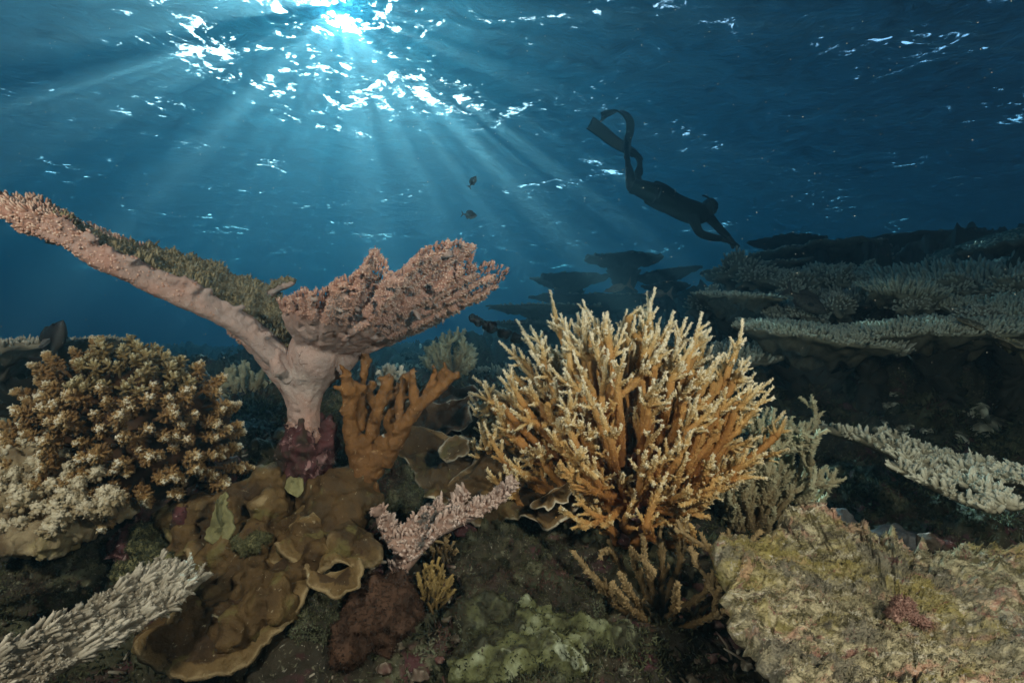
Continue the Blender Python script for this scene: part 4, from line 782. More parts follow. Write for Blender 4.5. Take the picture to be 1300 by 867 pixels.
# ------------------------------------------------------------------ brown plate corals and encrusted rocks of the foreground
def plates(name, label, lst, mat, cat_='coral', patches=None):
    th = thing(name, label, cat_, P(*lst[0][1]))
    for k, (out, cen, kw) in enumerate(lst):
        kw = dict(kw); pm = kw.pop('mat', mat); nm = kw.pop('part', 'plate')
        (V, Q, T, A), top, N, rt = plate(out, cen, **kw); mb = MB(); mb.add(V, Q, T, A); mb.obj(nm, pm, th)
    return th
plates('plate_coral', 'big smooth brown plate coral spreading across the lower left', [
    ([(172, 822, .86), (210, 792, .88), (235, 760, .92), (262, 735, .97), (300, 712, 1.0), (345, 705, 1.0), (378, 716, .98), (392, 745, .94), (380, 770, .92), (352, 800, .89), (320, 835, .86), (285, 856, .84), (240, 860, .83), (200, 848, .84)], (285, 785, .905), dict(seed=1, wav=.010, thick=.010, dome=.018)),
    ([(196, 662, 1.05), (232, 640, 1.1), (280, 622, 1.12), (330, 612, 1.14), (372, 618, 1.12), (392, 650, 1.06), (385, 690, 1.0), (350, 716, .98), (300, 722, .98), (262, 730, .98), (236, 700, 1.0), (215, 680, 1.03)], (300, 672, 1.04), dict(seed=2, wav=.016, thick=.012, dome=.012)),
    ([(350, 690, .99), (372, 668, 1.02), (410, 660, 1.03), (450, 668, 1.02), (478, 690, .99), (480, 712, .97), (455, 722, .96), (430, 716, .95), (405, 722, .95), (372, 716, .96)], (415, 692, .985), dict(seed=3, wav=.016, thick=.012, dome=.016, rings=18)),
    ([(390, 722, .94), (412, 734, .95), (440, 724, .96), (456, 712, .96), (458, 732, .93), (446, 750, .92), (420, 756, .92), (398, 744, .93)], (428, 738, .94), dict(seed=4, wav=.006, thick=.009, rings=14))], M['brownmat'])
th = thing('encrusting_coral', 'lumpy brown coral mound at the foot of the orange branches', 'coral', P(435, 640, 1.08)); mb = MB()
for x, y, d, r in ((425, 625, 1.1, .048), (452, 615, 1.12, .045), (412, 650, 1.06, .042), (445, 650, 1.06, .046), (425, 672, 1.03, .035), (400, 625, 1.1, .034), (466, 640, 1.08, .035), (385, 640, 1.1, .03), (372, 690, 1.0, .030), (400, 690, 1.0, .03)): mb.add(*lump(P(x, y, d), r, x*.01, .25, 3, 16))
V, Q, T, N = fuse(mb, .0045, 5); V = V+N*(fbm(V*22, 4)*.006)[:, None]; m2 = MB(); m2.add(V, Q, T, np.clip(.4+fbm(V*16, 3)*.5, 0, .86)); m2.obj('mound', M['brown'], th)
plates('plate_coral', 'scalloped brown plate coral with thin white rims, centre, under staghorn', [
    ([(492, 566, 1.3), (512, 584, 1.26), (524, 602, 1.22), (530, 616, 1.2), (546, 634, 1.17), (575, 645, 1.15), (610, 648, 1.15), (630, 620, 1.2), (622, 585, 1.26), (600, 560, 1.32), (560, 545, 1.36), (520, 545, 1.35)], (568, 595, 1.25), dict(seed=5, wav=.014, thick=.007, dome=-.010)),
    ([(556, 628, 1.2), (566, 655, 1.17), (598, 668, 1.15), (625, 662, 1.15), (648, 656, 1.15), (672, 663, 1.14), (700, 668, 1.14), (722, 655, 1.16), (738, 625, 1.2), (738, 585, 1.28), (710, 556, 1.34), (672, 548, 1.36), (640, 556, 1.33), (610, 580, 1.27)], (650, 608, 1.23), dict(seed=6, wav=.020, thick=.007, dome=.012)),
    ([(556, 578, 1.2), (566, 562, 1.22), (582, 556, 1.22), (595, 562, 1.2), (596, 574, 1.18), (584, 582, 1.17), (566, 582, 1.18)], (576, 571, 1.21), dict(seed=7, wav=.004, thick=.006, rings=12)),
    ([(676, 640, 1.12), (695, 628, 1.14), (715, 616, 1.16), (728, 608, 1.16), (724, 628, 1.13), (704, 644, 1.1), (688, 646, 1.1)], (702, 632, 1.14), dict(seed=8, wav=.004, thick=.006, rings=12))], M['brown'])
plates('plate_coral', 'dark folded plate coral with pale curled edges between orange and golden corals', [
    ([(492, 560, 1.48), (505, 530, 1.5), (528, 512, 1.52), (552, 508, 1.5), (575, 512, 1.5), (592, 502, 1.52), (604, 500, 1.5), (600, 520, 1.46), (590, 545, 1.42), (560, 560, 1.4), (525, 565, 1.42)], (545, 538, 1.5), dict(seed=9, wav=.018, thick=.006)),
    ([(590, 560, 1.45), (596, 530, 1.48), (612, 518, 1.5), (640, 520, 1.5), (668, 520, 1.49), (690, 514, 1.48), (700, 520, 1.46), (690, 545, 1.42), (660, 560, 1.4), (620, 570, 1.4)], (645, 542, 1.5), dict(seed=10, wav=.018, thick=.006)),
    ([(505, 552, 1.38), (515, 545, 1.4), (530, 548, 1.4), (540, 560, 1.38), (532, 572, 1.34), (515, 572, 1.34)], (522, 558, 1.4), dict(seed=11, wav=.008, thick=.005, rings=10)),
    ([(618, 540, 1.4), (628, 530, 1.42), (650, 536, 1.42), (655, 552, 1.38), (640, 562, 1.35), (622, 556, 1.36)], (637, 545, 1.42), dict(seed=12, wav=.008, thick=.005, rings=10)),
    ([(520, 500, 1.62), (545, 492, 1.64), (580, 490, 1.66), (610, 495, 1.64), (615, 508, 1.58), (580, 516, 1.54), (540, 514, 1.56)], (565, 502, 1.62), dict(seed=13, wav=.014, thick=.006, rings=14))], M['browndark'])
def boulder(name, label, parts, mat, cat_='rock', vox=.006, disp=.008, sc=20, part=None, spikes=0, smat=None):
    mb = MB()
    for (x, y, d, r) in parts: mb.add(*lump(P(x, y, d), np.asarray(r)*np.ones(3), x*.013, .35, 3.4, 18))
    V, Q, T, N = fuse(mb, vox, 2); e = fbm(V*sc, 4); V = V+N*(e*disp+fbm(V*sc*4, 2)*disp*.25)[:, None]; m2 = MB(); m2.add(V, Q, T, np.clip(.45+e*.6, 0, 1))
    ob = m2.obj(name, mat, origin=tuple(P(*parts[0][:3]))); tag(ob, label, cat_)
    if spikes:
        w = RG.integers(0, len(V), spikes); m3 = MB(); m3.add(*cones(V[w], N[w]+rnd(len(w), 3)*.7, RG.uniform(.003, .009, len(w)), .0016, n=3, a1=RG.random(len(w)))); o = m3.obj('algae_fuzz', smat or M['turf'], ob, origin=tuple(P(*parts[0][:3]))); o.location = (0, 0, 0); o['kind'] = 'stuff'
    return ob
boulder('encrusting_coral', 'lumpy brown crust binding the big brown plates together, lower left', [(225, 662, 1.064, .042), (262, 650, 1.084, .045), (305, 640, 1.093, .045), (350, 645, 1.074, .045), (332, 688, 1.015, .042), (290, 700, 1.005, .040), (258, 722, 0.995, .036), (312, 742, 0.960, .044), (352, 748, 0.951, .042), (283, 772, 0.936, .042), (325, 785, 0.916, .036), (245, 792, 0.926, .036), (372, 722, 0.975, .034), (240, 690, 1.024, .034), (345, 612, 1.123, .04), (225, 822, 0.886, .026), (290, 815, 0.891, .034), (300, 800, 0.886, .04), (345, 768, 0.916, .04), (200, 812, 0.886, .03), (262, 760, 0.951, .035), (400, 705, 0.970, .03), (440, 690, 0.985, .032)], M['brownmat'], 'coral', .005, .010, 17)
boulder('lumpy_sponge', 'rust brown fuzzy lump below the small pink coral', [(478, 770, .97, .052), (500, 760, .98, .045), (455, 800, .93, .045), (440, 825, .9, .03), (490, 790, .95, .05), (515, 775, .98, .03)], M['lump'], 'sponge', .0045, .006, 26, spikes=3000, smat=M['lump'])
boulder('encrusted_rock', 'rock with green yellow and white crust at the bottom centre', [(600, 800, 1.0, .055), (632, 790, 1.02, .05), (665, 806, 1.0, .06), (700, 800, 1.02, .05), (650, 842, .92, .06), (740, 822, .98, .055), (780, 820, 1.0, .045), (610, 850, .9, .05), (710, 850, .92, .06)], M['palerock'], 'rock', .005, .010, 24, spikes=2500)
boulder('encrusted_rock', 'dark olive turfed mound in the shade below the central plate', [(610, 700, 1.16, .055), (640, 690, 1.18, .05), (590, 720, 1.14, .045), (665, 715, 1.16, .06), (700, 710, 1.2, .05)], M['ground'], 'rock', .006, .010, 26, spikes=5000)
boulder('encrusted_rock', 'bumpy green turfed mound above the pale crusted rock', [(640, 760, 1.08, .05), (680, 745, 1.1, .055), (710, 760, 1.06, .05), (600, 758, 1.08, .04), (740, 780, 1.05, .045)], M['ground'], 'rock', .006, .010, 26, spikes=6000)
boulder('encrusted_rock', 'mossy lump with pink specks between orange trunk and brown plate', [(500, 622, 1.2, .036), (520, 632, 1.18, .032), (488, 640, 1.17, .03), (510, 610, 1.22, .03)], M['ground'], 'rock', .005, .008, 30, spikes=4000)
boulder('crusted_lump', 'maroon crusted knob under the right side of the golden thicket', [(815, 645, 1.2, .030), (840, 640, 1.22, .032), (860, 650, 1.22, .028)], M['maroon'], 'rock', .005, .006, 30)
boulder('crusted_lump', 'pinkish knob just left of the golden thicket foot', [(780, 668, 1.18, .018), (792, 685, 1.17, .016)], M['maroon'], 'rock', .004, .004, 30)
boulder('crusted_lump', 'rosy round lump under the rim of the scalloped plate', [(596, 676, 1.15, .018), (584, 672, 1.14, .016)], M['maroon'], 'rock', .004, .004, 30)
boulder('crusted_lump', 'maroon and brown bank between the bush coral and the big plate', [(215, 628, 1.12, .035), (250, 610, 1.15, .04), (190, 655, 1.08, .035), (285, 598, 1.17, .035), (225, 660, 1.05, .025), (165, 690, 1.02, .035)], M['maroon'], 'rock', .005, .010, 26, spikes=2000, smat=M['maroon'])
boulder('crusted_lump', 'speckled brown knob beside the curled plate rim above the rusty lump', [(400, 775, .95, .032), (412, 795, .93, .028), (392, 800, .92, .026), (420, 765, .96, .022)], M['ground'], 'rock', .004, .007, 34, spikes=3000)
boulder('encrusted_rock', 'shaded algae rock at the left between yellow ledge and cream fingers', [(70, 735, 1.0, .05), (110, 725, 1.02, .045), (30, 745, .95, .05), (150, 715, 1.05, .045), (190, 700, 1.06, .04)], M['ground'], 'rock', .005, .012, 26, spikes=6000)
boulder('encrusted_rock', 'olive turf rock covered by patches in the lower left plate gap', [(180, 690, 1.02, .035), (205, 712, 1.0, .03), (170, 720, 1.0, .03)], M['olivepatch'], 'rock', .004, .009, 32, spikes=4000)
tag_ = plates('crust_patch', 'yellow green crust running down the upper brown plate', [([(262, 676, .985), (276, 664, .99), (280, 648, 1.0), (284, 632, 1.02), (291, 626, 1.03), (294, 638, 1.01), (290, 652, 1.0), (299, 662, .99), (296, 676, .98), (284, 686, .975), (266, 688, .975)], (281, 670, .985), dict(seed=21, wav=.010, thick=.006, rings=14, fine=.003))], M['olivepatch'], 'encrusting sponge')
plates('crust_patch', 'small pale green crust at the top of the brown plates', [([(362, 610, 1.08), (372, 602, 1.09), (384, 608, 1.08), (380, 622, 1.06), (368, 626, 1.05)], (372, 614, 1.07), dict(seed=22, wav=.008, thick=.005, rings=10, fine=.003))], M['olivepatch'], 'encrusting sponge')
boulder('crust_patch', 'bushy olive tuft on the middle of the brown plates', [(315, 695, .97, (.024, .012, .013)), (330, 685, .98, (.018, .012, .012)), (305, 688, .98, (.016, .012, .012))], M['olivepatch'], 'encrusting sponge', .003, .005, 50, spikes=1500, smat=M['olivepatch'])
boulder('stone', 'smooth dark grey stone behind the mottled slab, left one', [(1020, 662, 1.62, (.07, .06, .045)), (1060, 662, 1.6, (.06, .05, .04))], M['stone'], 'stone', .006, .006, 14)
boulder('stone', 'rounded grey stone behind the mottled slab, middle one', [(1130, 682, 1.5, (.05, .05, .035)), (1160, 690, 1.48, (.035, .04, .03))], M['stone'], 'stone', .006, .006, 16)
boulder('encrusted_rock', 'reddish knobbed stone on the upper edge of the mottled slab', [(1180, 690, 1.1, .022), (1200, 694, 1.12, .018)], M['maroon'], 'rock', .004, .005, 30)
boulder('sponge', 'black knobbly sponge sticking out left of the golden thicket', [(622, 415, 1.42, (.022, .018, .016)), (608, 408, 1.4, (.016, .014, .013)), (600, 404, 1.39, (.011, .011, .012)), (640, 424, 1.45, (.02, .018, .015)), (655, 430, 1.48, (.018, .018, .014))], M['black'], 'sponge', .004, .006, 45)
boulder('red_algae_tuft', 'small dull red algae tuft growing on the middle of the mottled slab', [(1142, 778, .835, (.016, .016, .010)), (1160, 786, .825, (.014, .014, .009)), (1150, 770, .84, (.011, .012, .009))], M['redtuft'], 'algae', .003, .009, 60, spikes=1500, smat=M['redtuft'])
# ------------------------------------------------------------------ mottled slab, lower right
def build_slab():
    o = catloop(np.array([(905, 694, 1.02), (940, 690, 1.05), (985, 688, 1.08), (1000, 662, 1.12), (1045, 668, 1.12), (1090, 676, 1.12), (1130, 682, 1.1), (1180, 698, 1.08), (1230, 692, 1.1), (1300, 694, 1.1), (1400, 720, 1.05), (1500, 860, .8), (1450, 980, .6), (1250, 990, .55), (1060, 960, .58), (1000, 880, .66), (955, 830, .74), (925, 770, .84), (912, 730, .93)], float), 16)
    n = len(o); cen = np.array([1150., 790., .84]); a = gnoise(np.stack([o[:, 0]*.05, o[:, 1]*.05, o[:, 0]*0], 1))+.6*gnoise(np.stack([o[:, 0]*.15, o[:, 1]*.15, o[:, 0]*0+4], 1)); o[:, :2] += nrm(o[:, :2]-cen[:2])*a[:, None]*15+nrm(o[:, :2]-cen[:2])*gnoise(np.stack([o[:, 0]*.5, o[:, 1]*.5, o[:, 0]*0], 1))[:, None]*4
    O = np.array([P(*x) for x in o]); C = P(*cen); R = 210; s = np.linspace(0.01, 1, R); G = (C+(O[:, None]-C)*s[None, :, None]).reshape(-1, 3)
    N = nrm(np.cross(O-C, np.roll(O, -1, 0)-C).mean(0)); N *= np.sign(N[2]); e = np.tile(s, n)
    st = G@np.array([[.8, -.6, 0], [.6, .8, 0], [0, 0, 1.]]).T*np.array([1.5, .65, 1.])
    h = .030*fbm(G*7, 3)+.030*np.exp(-((G-P(1035, 685, 1.06))**2).sum(1)/.012)+.018*np.abs(fbm(st*16, 4))+.008*fbm(st*50, 3)+.004*fbm(st*140, 2)-.03*np.clip((e-.93)/.07, 0, 1)**2+.012*np.clip((e-.7)/.2, 0, 1)
    top = G+N*h[:, None]; skirt = []
    for q, dz in ((.955, .02), (.78, .03)): skirt.append(C+(O-C)*q-np.array([0, 0, 1])*dz+.012*np.stack([gnoise(O*20+dz*50)]*3, 1))
    V = np.vstack([top]+skirt); i = np.arange(n)[:, None]; i2 = (i+1) % n; j = np.arange(R-1)[None]
    Q = [np.stack([i*R+j, i2*R+j, i2*R+j+1, i*R+j+1], -1).reshape(-1, 4)]; i = i[:, 0]; i2 = i2[:, 0]; b = n*R
    Q += [np.stack([i*R+R-1, i2*R+R-1, b+i2, b+i], -1), np.stack([b+i, b+i2, b+n+i2, b+n+i], -1)]
    mb = MB(); mb.add(V, np.vstack(Q)); ob = mb.obj('rock_slab', M['slab'], origin=tuple(C)); tag(ob, 'flat mottled rock slab crusted yellow, pink and white at lower right', 'rock')
    w = RG.permutation(np.where(e < .98)[0])[:26000]; m3 = MB(); m3.add(*cones(top[w], N+rnd(len(w), 3)*.8+np.array([.5, -.4, 0]), RG.uniform(.003, .008, len(w)), .0014, n=3, a1=RG.random(len(w)))); f = m3.obj('algae_fuzz', M['slab'], ob, origin=tuple(C)); f.location = (0, 0, 0); f['kind'] = 'stuff'
build_slab()

# broken coral sticks and small stones caught between the corals, drifting specks in the water
m = MB()
for _ in range(1300):
    px = RG.uniform(-20, 1000); d = RG.uniform(.85, 1.9); c = ground_pt(px, d)+np.array([0, 0, .006]); l = RG.uniform(.006, .030)**1.0
    if RG.random() < .5:
        e = nrm(rnd(3)*[1, 1, .35]); m.add(*tube([c-e*l, c+rnd(3)*.002, c+e*l], np.array([.9, 1, .6])*RG.uniform(.0025, .0055), 6, [.2, .6, 1], cap0=True))
    else: m.add(*lump(c, (l*.6, l*.5, l*.4), RG.random()*40, .5, 4, 7))
tag(m.obj('coral_fragments', coral('weathered_fragments', [(0, (.06, .045, .03)), (.6, (.16, .13, .09)), (1, (.42, .38, .30))], 30, .5, .5, patch=[(5, .5, .6, (.16, .06, .06), .7)])), 'broken coral sticks and stones lying in the crevices', 'rubble', kind='stuff')
n_ = 420; d = np.exp(RG.uniform(math.log(.6), math.log(2.6), n_)); x = RG.uniform(-50, 1350, n_); y = RG.uniform(-30, 470, n_); q = np.array([P(a, b, c) for a, b, c in zip(x, y, d)]); m = MB(); m.add(*studs(q, rnd(n_, 3), .0016*d**.7, .0007*d**.7, n=4, a0=1))
tag(m.obj('plankton', M['cream']), 'tiny pale specks drifting in the water', 'plankton', kind='stuff')
# ------------------------------------------------------------------ table corals of the reef behind
def tab(label, px, py, d, hw, dep, mat='fartable', name='table_coral', **k):
    c = P(px, py, d); th = thing(name, label, 'coral', c-np.array([0, 0, k.get('stalk', .3)])); table(th, c, hw/F*d, dep, M[mat], **k)
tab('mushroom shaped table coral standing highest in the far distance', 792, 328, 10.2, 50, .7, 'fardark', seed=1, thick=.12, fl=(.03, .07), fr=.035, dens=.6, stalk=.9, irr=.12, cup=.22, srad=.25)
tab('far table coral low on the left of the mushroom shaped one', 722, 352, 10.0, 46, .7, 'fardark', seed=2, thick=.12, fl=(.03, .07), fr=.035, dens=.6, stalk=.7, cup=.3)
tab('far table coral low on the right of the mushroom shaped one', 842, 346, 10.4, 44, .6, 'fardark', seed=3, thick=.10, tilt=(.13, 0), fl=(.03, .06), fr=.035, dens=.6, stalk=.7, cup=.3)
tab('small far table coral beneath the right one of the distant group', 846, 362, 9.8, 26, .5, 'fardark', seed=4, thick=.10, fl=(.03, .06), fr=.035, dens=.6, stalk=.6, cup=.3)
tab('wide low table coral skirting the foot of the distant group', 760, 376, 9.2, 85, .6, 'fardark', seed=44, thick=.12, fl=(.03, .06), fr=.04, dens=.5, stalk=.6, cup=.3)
tab('thin pale table coral just above the golden thicket, far off', 690, 390, 6.8, 60, .5, 'fartable', seed=5, thick=.05, fl=(.03, .06), fr=.028, dens=.6, stalk=.5, irr=.5, cup=.2)
tab('leftmost dark table coral on the crest of the right reef', 962, 340, 6.4, 52, .6, 'fartable', seed=6, thick=.10, fl=(.03, .06), fr=.024, dens=.7, stalk=.5, tilt=(.05, 0))
tab('long dark table coral on the crest right of the diver hands', 1032, 318, 7.2, 78, .8, 'fartable', seed=7, thick=.12, fl=(.03, .06), fr=.028, dens=.6, stalk=.6, tilt=(.05, 0), irr=.4)
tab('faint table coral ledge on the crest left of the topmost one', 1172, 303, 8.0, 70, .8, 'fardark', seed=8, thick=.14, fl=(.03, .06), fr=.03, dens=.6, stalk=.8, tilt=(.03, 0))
tab('topmost dark table coral rising to the right picture edge', 1282, 298, 5.6, 86, .7, 'fartable', seed=9, thick=.16, fl=(.02, .05), fr=.022, dens=.7, stalk=.7, tilt=(.32, 0), irr=.35)
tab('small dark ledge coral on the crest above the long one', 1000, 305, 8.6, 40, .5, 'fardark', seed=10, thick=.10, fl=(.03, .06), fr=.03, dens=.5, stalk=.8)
tab('broad bushy table coral below the crest at the right edge', 1250, 352, 4.3, 140, .6, 'fartable', seed=11, thick=.10, fl=(.06, .14), fr=.016, dens=.75, stalk=.6, tilt=(.13, .30), irr=.45)
tab('pale fingered table coral, a bristling cushion in the reef middle', 1142, 368, 3.6, 42, .28, 'greyfinger', seed=12, thick=.10, fl=(.05, .10), fr=.011, dens=.9, stalk=.4, irr=.14, tilt=(0, .25), cup=.5)
tab('small finger coral leaning out right of the bristling cushion', 1196, 384, 3.5, 28, .18, 'greyfinger', seed=13, thick=.06, fl=(.04, .07), fr=.010, dens=.9, stalk=.3, irr=.3, tilt=(.1, .2))
tab('brush like coral tuft left of the bristling cushion', 1085, 378, 4.2, 34, .25, 'fartable', seed=14, thick=.07, fl=(.05, .10), fr=.012, dens=.8, stalk=.3, irr=.3, tilt=(0, .3))
tab('stocky finger coral clump under the long crest table', 1052, 344, 5.4, 26, .3, 'fartable', seed=15, thick=.10, fl=(.06, .12), fr=.018, dens=.8, stalk=.4, irr=.3, tilt=(0, .2))
tab('finger coral clump under the leftmost crest table', 1002, 350, 5.2, 34, .35, 'fartable', seed=16, thick=.10, fl=(.05, .10), fr=.018, dens=.8, stalk=.4, irr=.35, tilt=(0, .2))
tab('pale edged table coral jutting left from the reef face', 932, 376, 3.9, 58, .35, 'greyfinger', seed=17, thick=.05, fl=(.02, .045), fr=.011, dens=.9, stalk=.4, irr=.3, tilt=(-.06, .1), cup=.45)
tab('rough pale slope coral behind the dark reef fish', 985, 388, 3.9, 52, .35, 'fartable', seed=18, thick=.08, fl=(.02, .05), fr=.012, dens=.9, stalk=.4, irr=.4, tilt=(.05, .35))
tab('long thin pale edged table coral across the dark overhang', 1030, 418, 2.95, 88, .34, 'greyfinger', seed=19, thick=.035, fl=(.012, .04), fr=.0085, dens=1, stalk=.45, irr=.55, tilt=(-.10, .20), cup=.75, srad=.3, rimup=-.01)
tab('pale edged table coral ledge right of the overhang coral', 1190, 412, 2.9, 120, .32, 'greyfinger', seed=20, thick=.04, fl=(.015, .045), fr=.009, dens=1, stalk=.45, irr=.6, tilt=(.07, .16), cup=.5, rimup=-.01)
tab('ragged table coral by the right edge above the pale ledge', 1275, 388, 3.2, 60, .3, 'greyfinger', seed=21, thick=.05, fl=(.02, .06), fr=.010, dens=.9, stalk=.35, irr=.6, tilt=(.18, .25))
tab('flat yellow green plate coral at the right edge under the ledge', 1292, 432, 2.6, 52, .2, 'yellow', seed=22, thick=.03, fl=(.004, .01), fr=.008, dens=.7, stalk=.3, irr=.3, tilt=(-.3, .5), name='plate_coral')
tab('brown finger table coral below the long pale edged table', 1100, 430, 2.85, 42, .2, 'fartable', seed=23, thick=.05, fl=(.03, .06), fr=.009, dens=1, stalk=.3, irr=.4, tilt=(0, .35))
tab('grey finger coral low beside the right flank of the golden thicket', 935, 450, 3.0, 40, .2, 'fartable', seed=24, thick=.05, fl=(.02, .05), fr=.010, dens=.9, stalk=.3, irr=.4, tilt=(.2, .4))
HEADS = ['right below the leftmost crest table', 'between stocky finger clump and bristling cushion', 'above the back of the dark reef fish', 'behind the bristling cushion on its left', 'between bristling cushion and broad bushy table', 'right of the dark reef fish', 'on the ledge near the right edge, lowest one', 'under the small leaning finger coral', 'farthest left under the reef crest',
    'just above the long pale edged table', 'by the right edge under the broad bushy table', 'left of the jutting pale edged table']
for k, (px, py, d, r) in enumerate([(965, 356, 5.0, .16), (1065, 362, 4.8, .15), (1010, 372, 4.3, .12), (1100, 352, 5.2, .15), (1215, 372, 3.9, .12), (1060, 392, 3.7, .10), (1240, 402, 3.1, .08), (1160, 392, 3.4, .08), (940, 352, 5.6, .2), (1020, 402, 3.5, .08), (1290, 372, 3.6, .12), (900, 392, 4.6, .13)]):
    c = P(px, py, d); th = thing('coral_head', 'rounded knobby coral head '+HEADS[k], 'coral', c, 'rounded coral heads on the right reef'); m_ = MB(); v, q, t_, a = lump(c, (r*1.2, r, r*(.6+.3*(k % 3)/2)), k*3.3, .8, 3, 16); m_.add(v, q, t_, a*.5); m_.obj('head', M['fartable'], th)
    w = np.where(v[:, 2] > c[2]-.1*r)[0]; w = RG.permutation(w)[:260]; D = nrm(v[w]-c+rnd(len(w), 3)*.2*r+np.array([0, 0, .3*r])); m_ = MB(); m_.add(*studs(v[w], D, RG.uniform(.15, .35, len(w))*r, .05*r+.004, n=5, a0=.4, a1=1)); o = m_.obj('branchlets', M['fartable'], th); o['kind'] = 'stuff'
# left, behind the bush
tab('shadowed table coral with bristly top at the left edge behind the bush', 40, 440, 1.5, 88, .26, 'cream', seed=30, thick=.05, fl=(.016, .030), fr=.005, dens=.8, stalk=.22, irr=.2, tilt=(.10, .02), cup=.25)
tab('dark lower table coral at the left edge under the bristly one', 40, 492, 1.9, 80, .25, 'fardark', seed=31, thick=.05, fl=(.02, .03), fr=.008, dens=.8, stalk=.3, irr=.4, tilt=(-.1, .1))
# low spread corals of the middle distance
for k, (lb, px, py, d, hw, mt) in enumerate([
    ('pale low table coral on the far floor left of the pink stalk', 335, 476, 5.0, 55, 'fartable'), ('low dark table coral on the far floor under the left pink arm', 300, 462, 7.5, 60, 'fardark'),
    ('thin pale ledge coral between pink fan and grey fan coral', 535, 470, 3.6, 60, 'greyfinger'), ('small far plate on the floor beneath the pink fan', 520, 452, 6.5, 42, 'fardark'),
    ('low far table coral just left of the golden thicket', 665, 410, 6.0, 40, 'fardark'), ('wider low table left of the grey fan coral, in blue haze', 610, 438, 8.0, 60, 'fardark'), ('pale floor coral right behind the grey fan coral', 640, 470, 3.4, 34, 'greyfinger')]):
    tab(lb, px, py, d, hw, hw/F*d*.6, mt, seed=50+k, thick=.04, fl=(.02, .05), fr=.008*max(1, d/3), dens=.8, stalk=.4, irr=.45, tilt=(0, .08))
# loose coral knobs that roughen the far reef
m = MB()
for _ in range(900):
    px = RG.uniform(880, 1330); d = math.exp(RG.uniform(math.log(2.6), math.log(8))); c = ground_pt(px, d); r = RG.uniform(.02, .07)*(d/4)**.7
    m.add(*lump(c, (r, r, r*RG.uniform(.5, 1.1)), RG.random()*50, .5, 4, 7))
for _ in range(900):
    px = RG.uniform(-60, 900); d = math.exp(RG.uniform(math.log(1.9), math.log(9))); c = ground_pt(px, d); r = RG.uniform(.015, .06)*(d/4)**.6
    m.add(*lump(c, (r, r, r*RG.uniform(.4, .8)), RG.random()*50, .5, 4, 7))
tag(m.obj('coral_rubble', M['fartable']), 'loose coral knobs and rubble strewn over the reef slopes', 'rubble', kind='stuff')

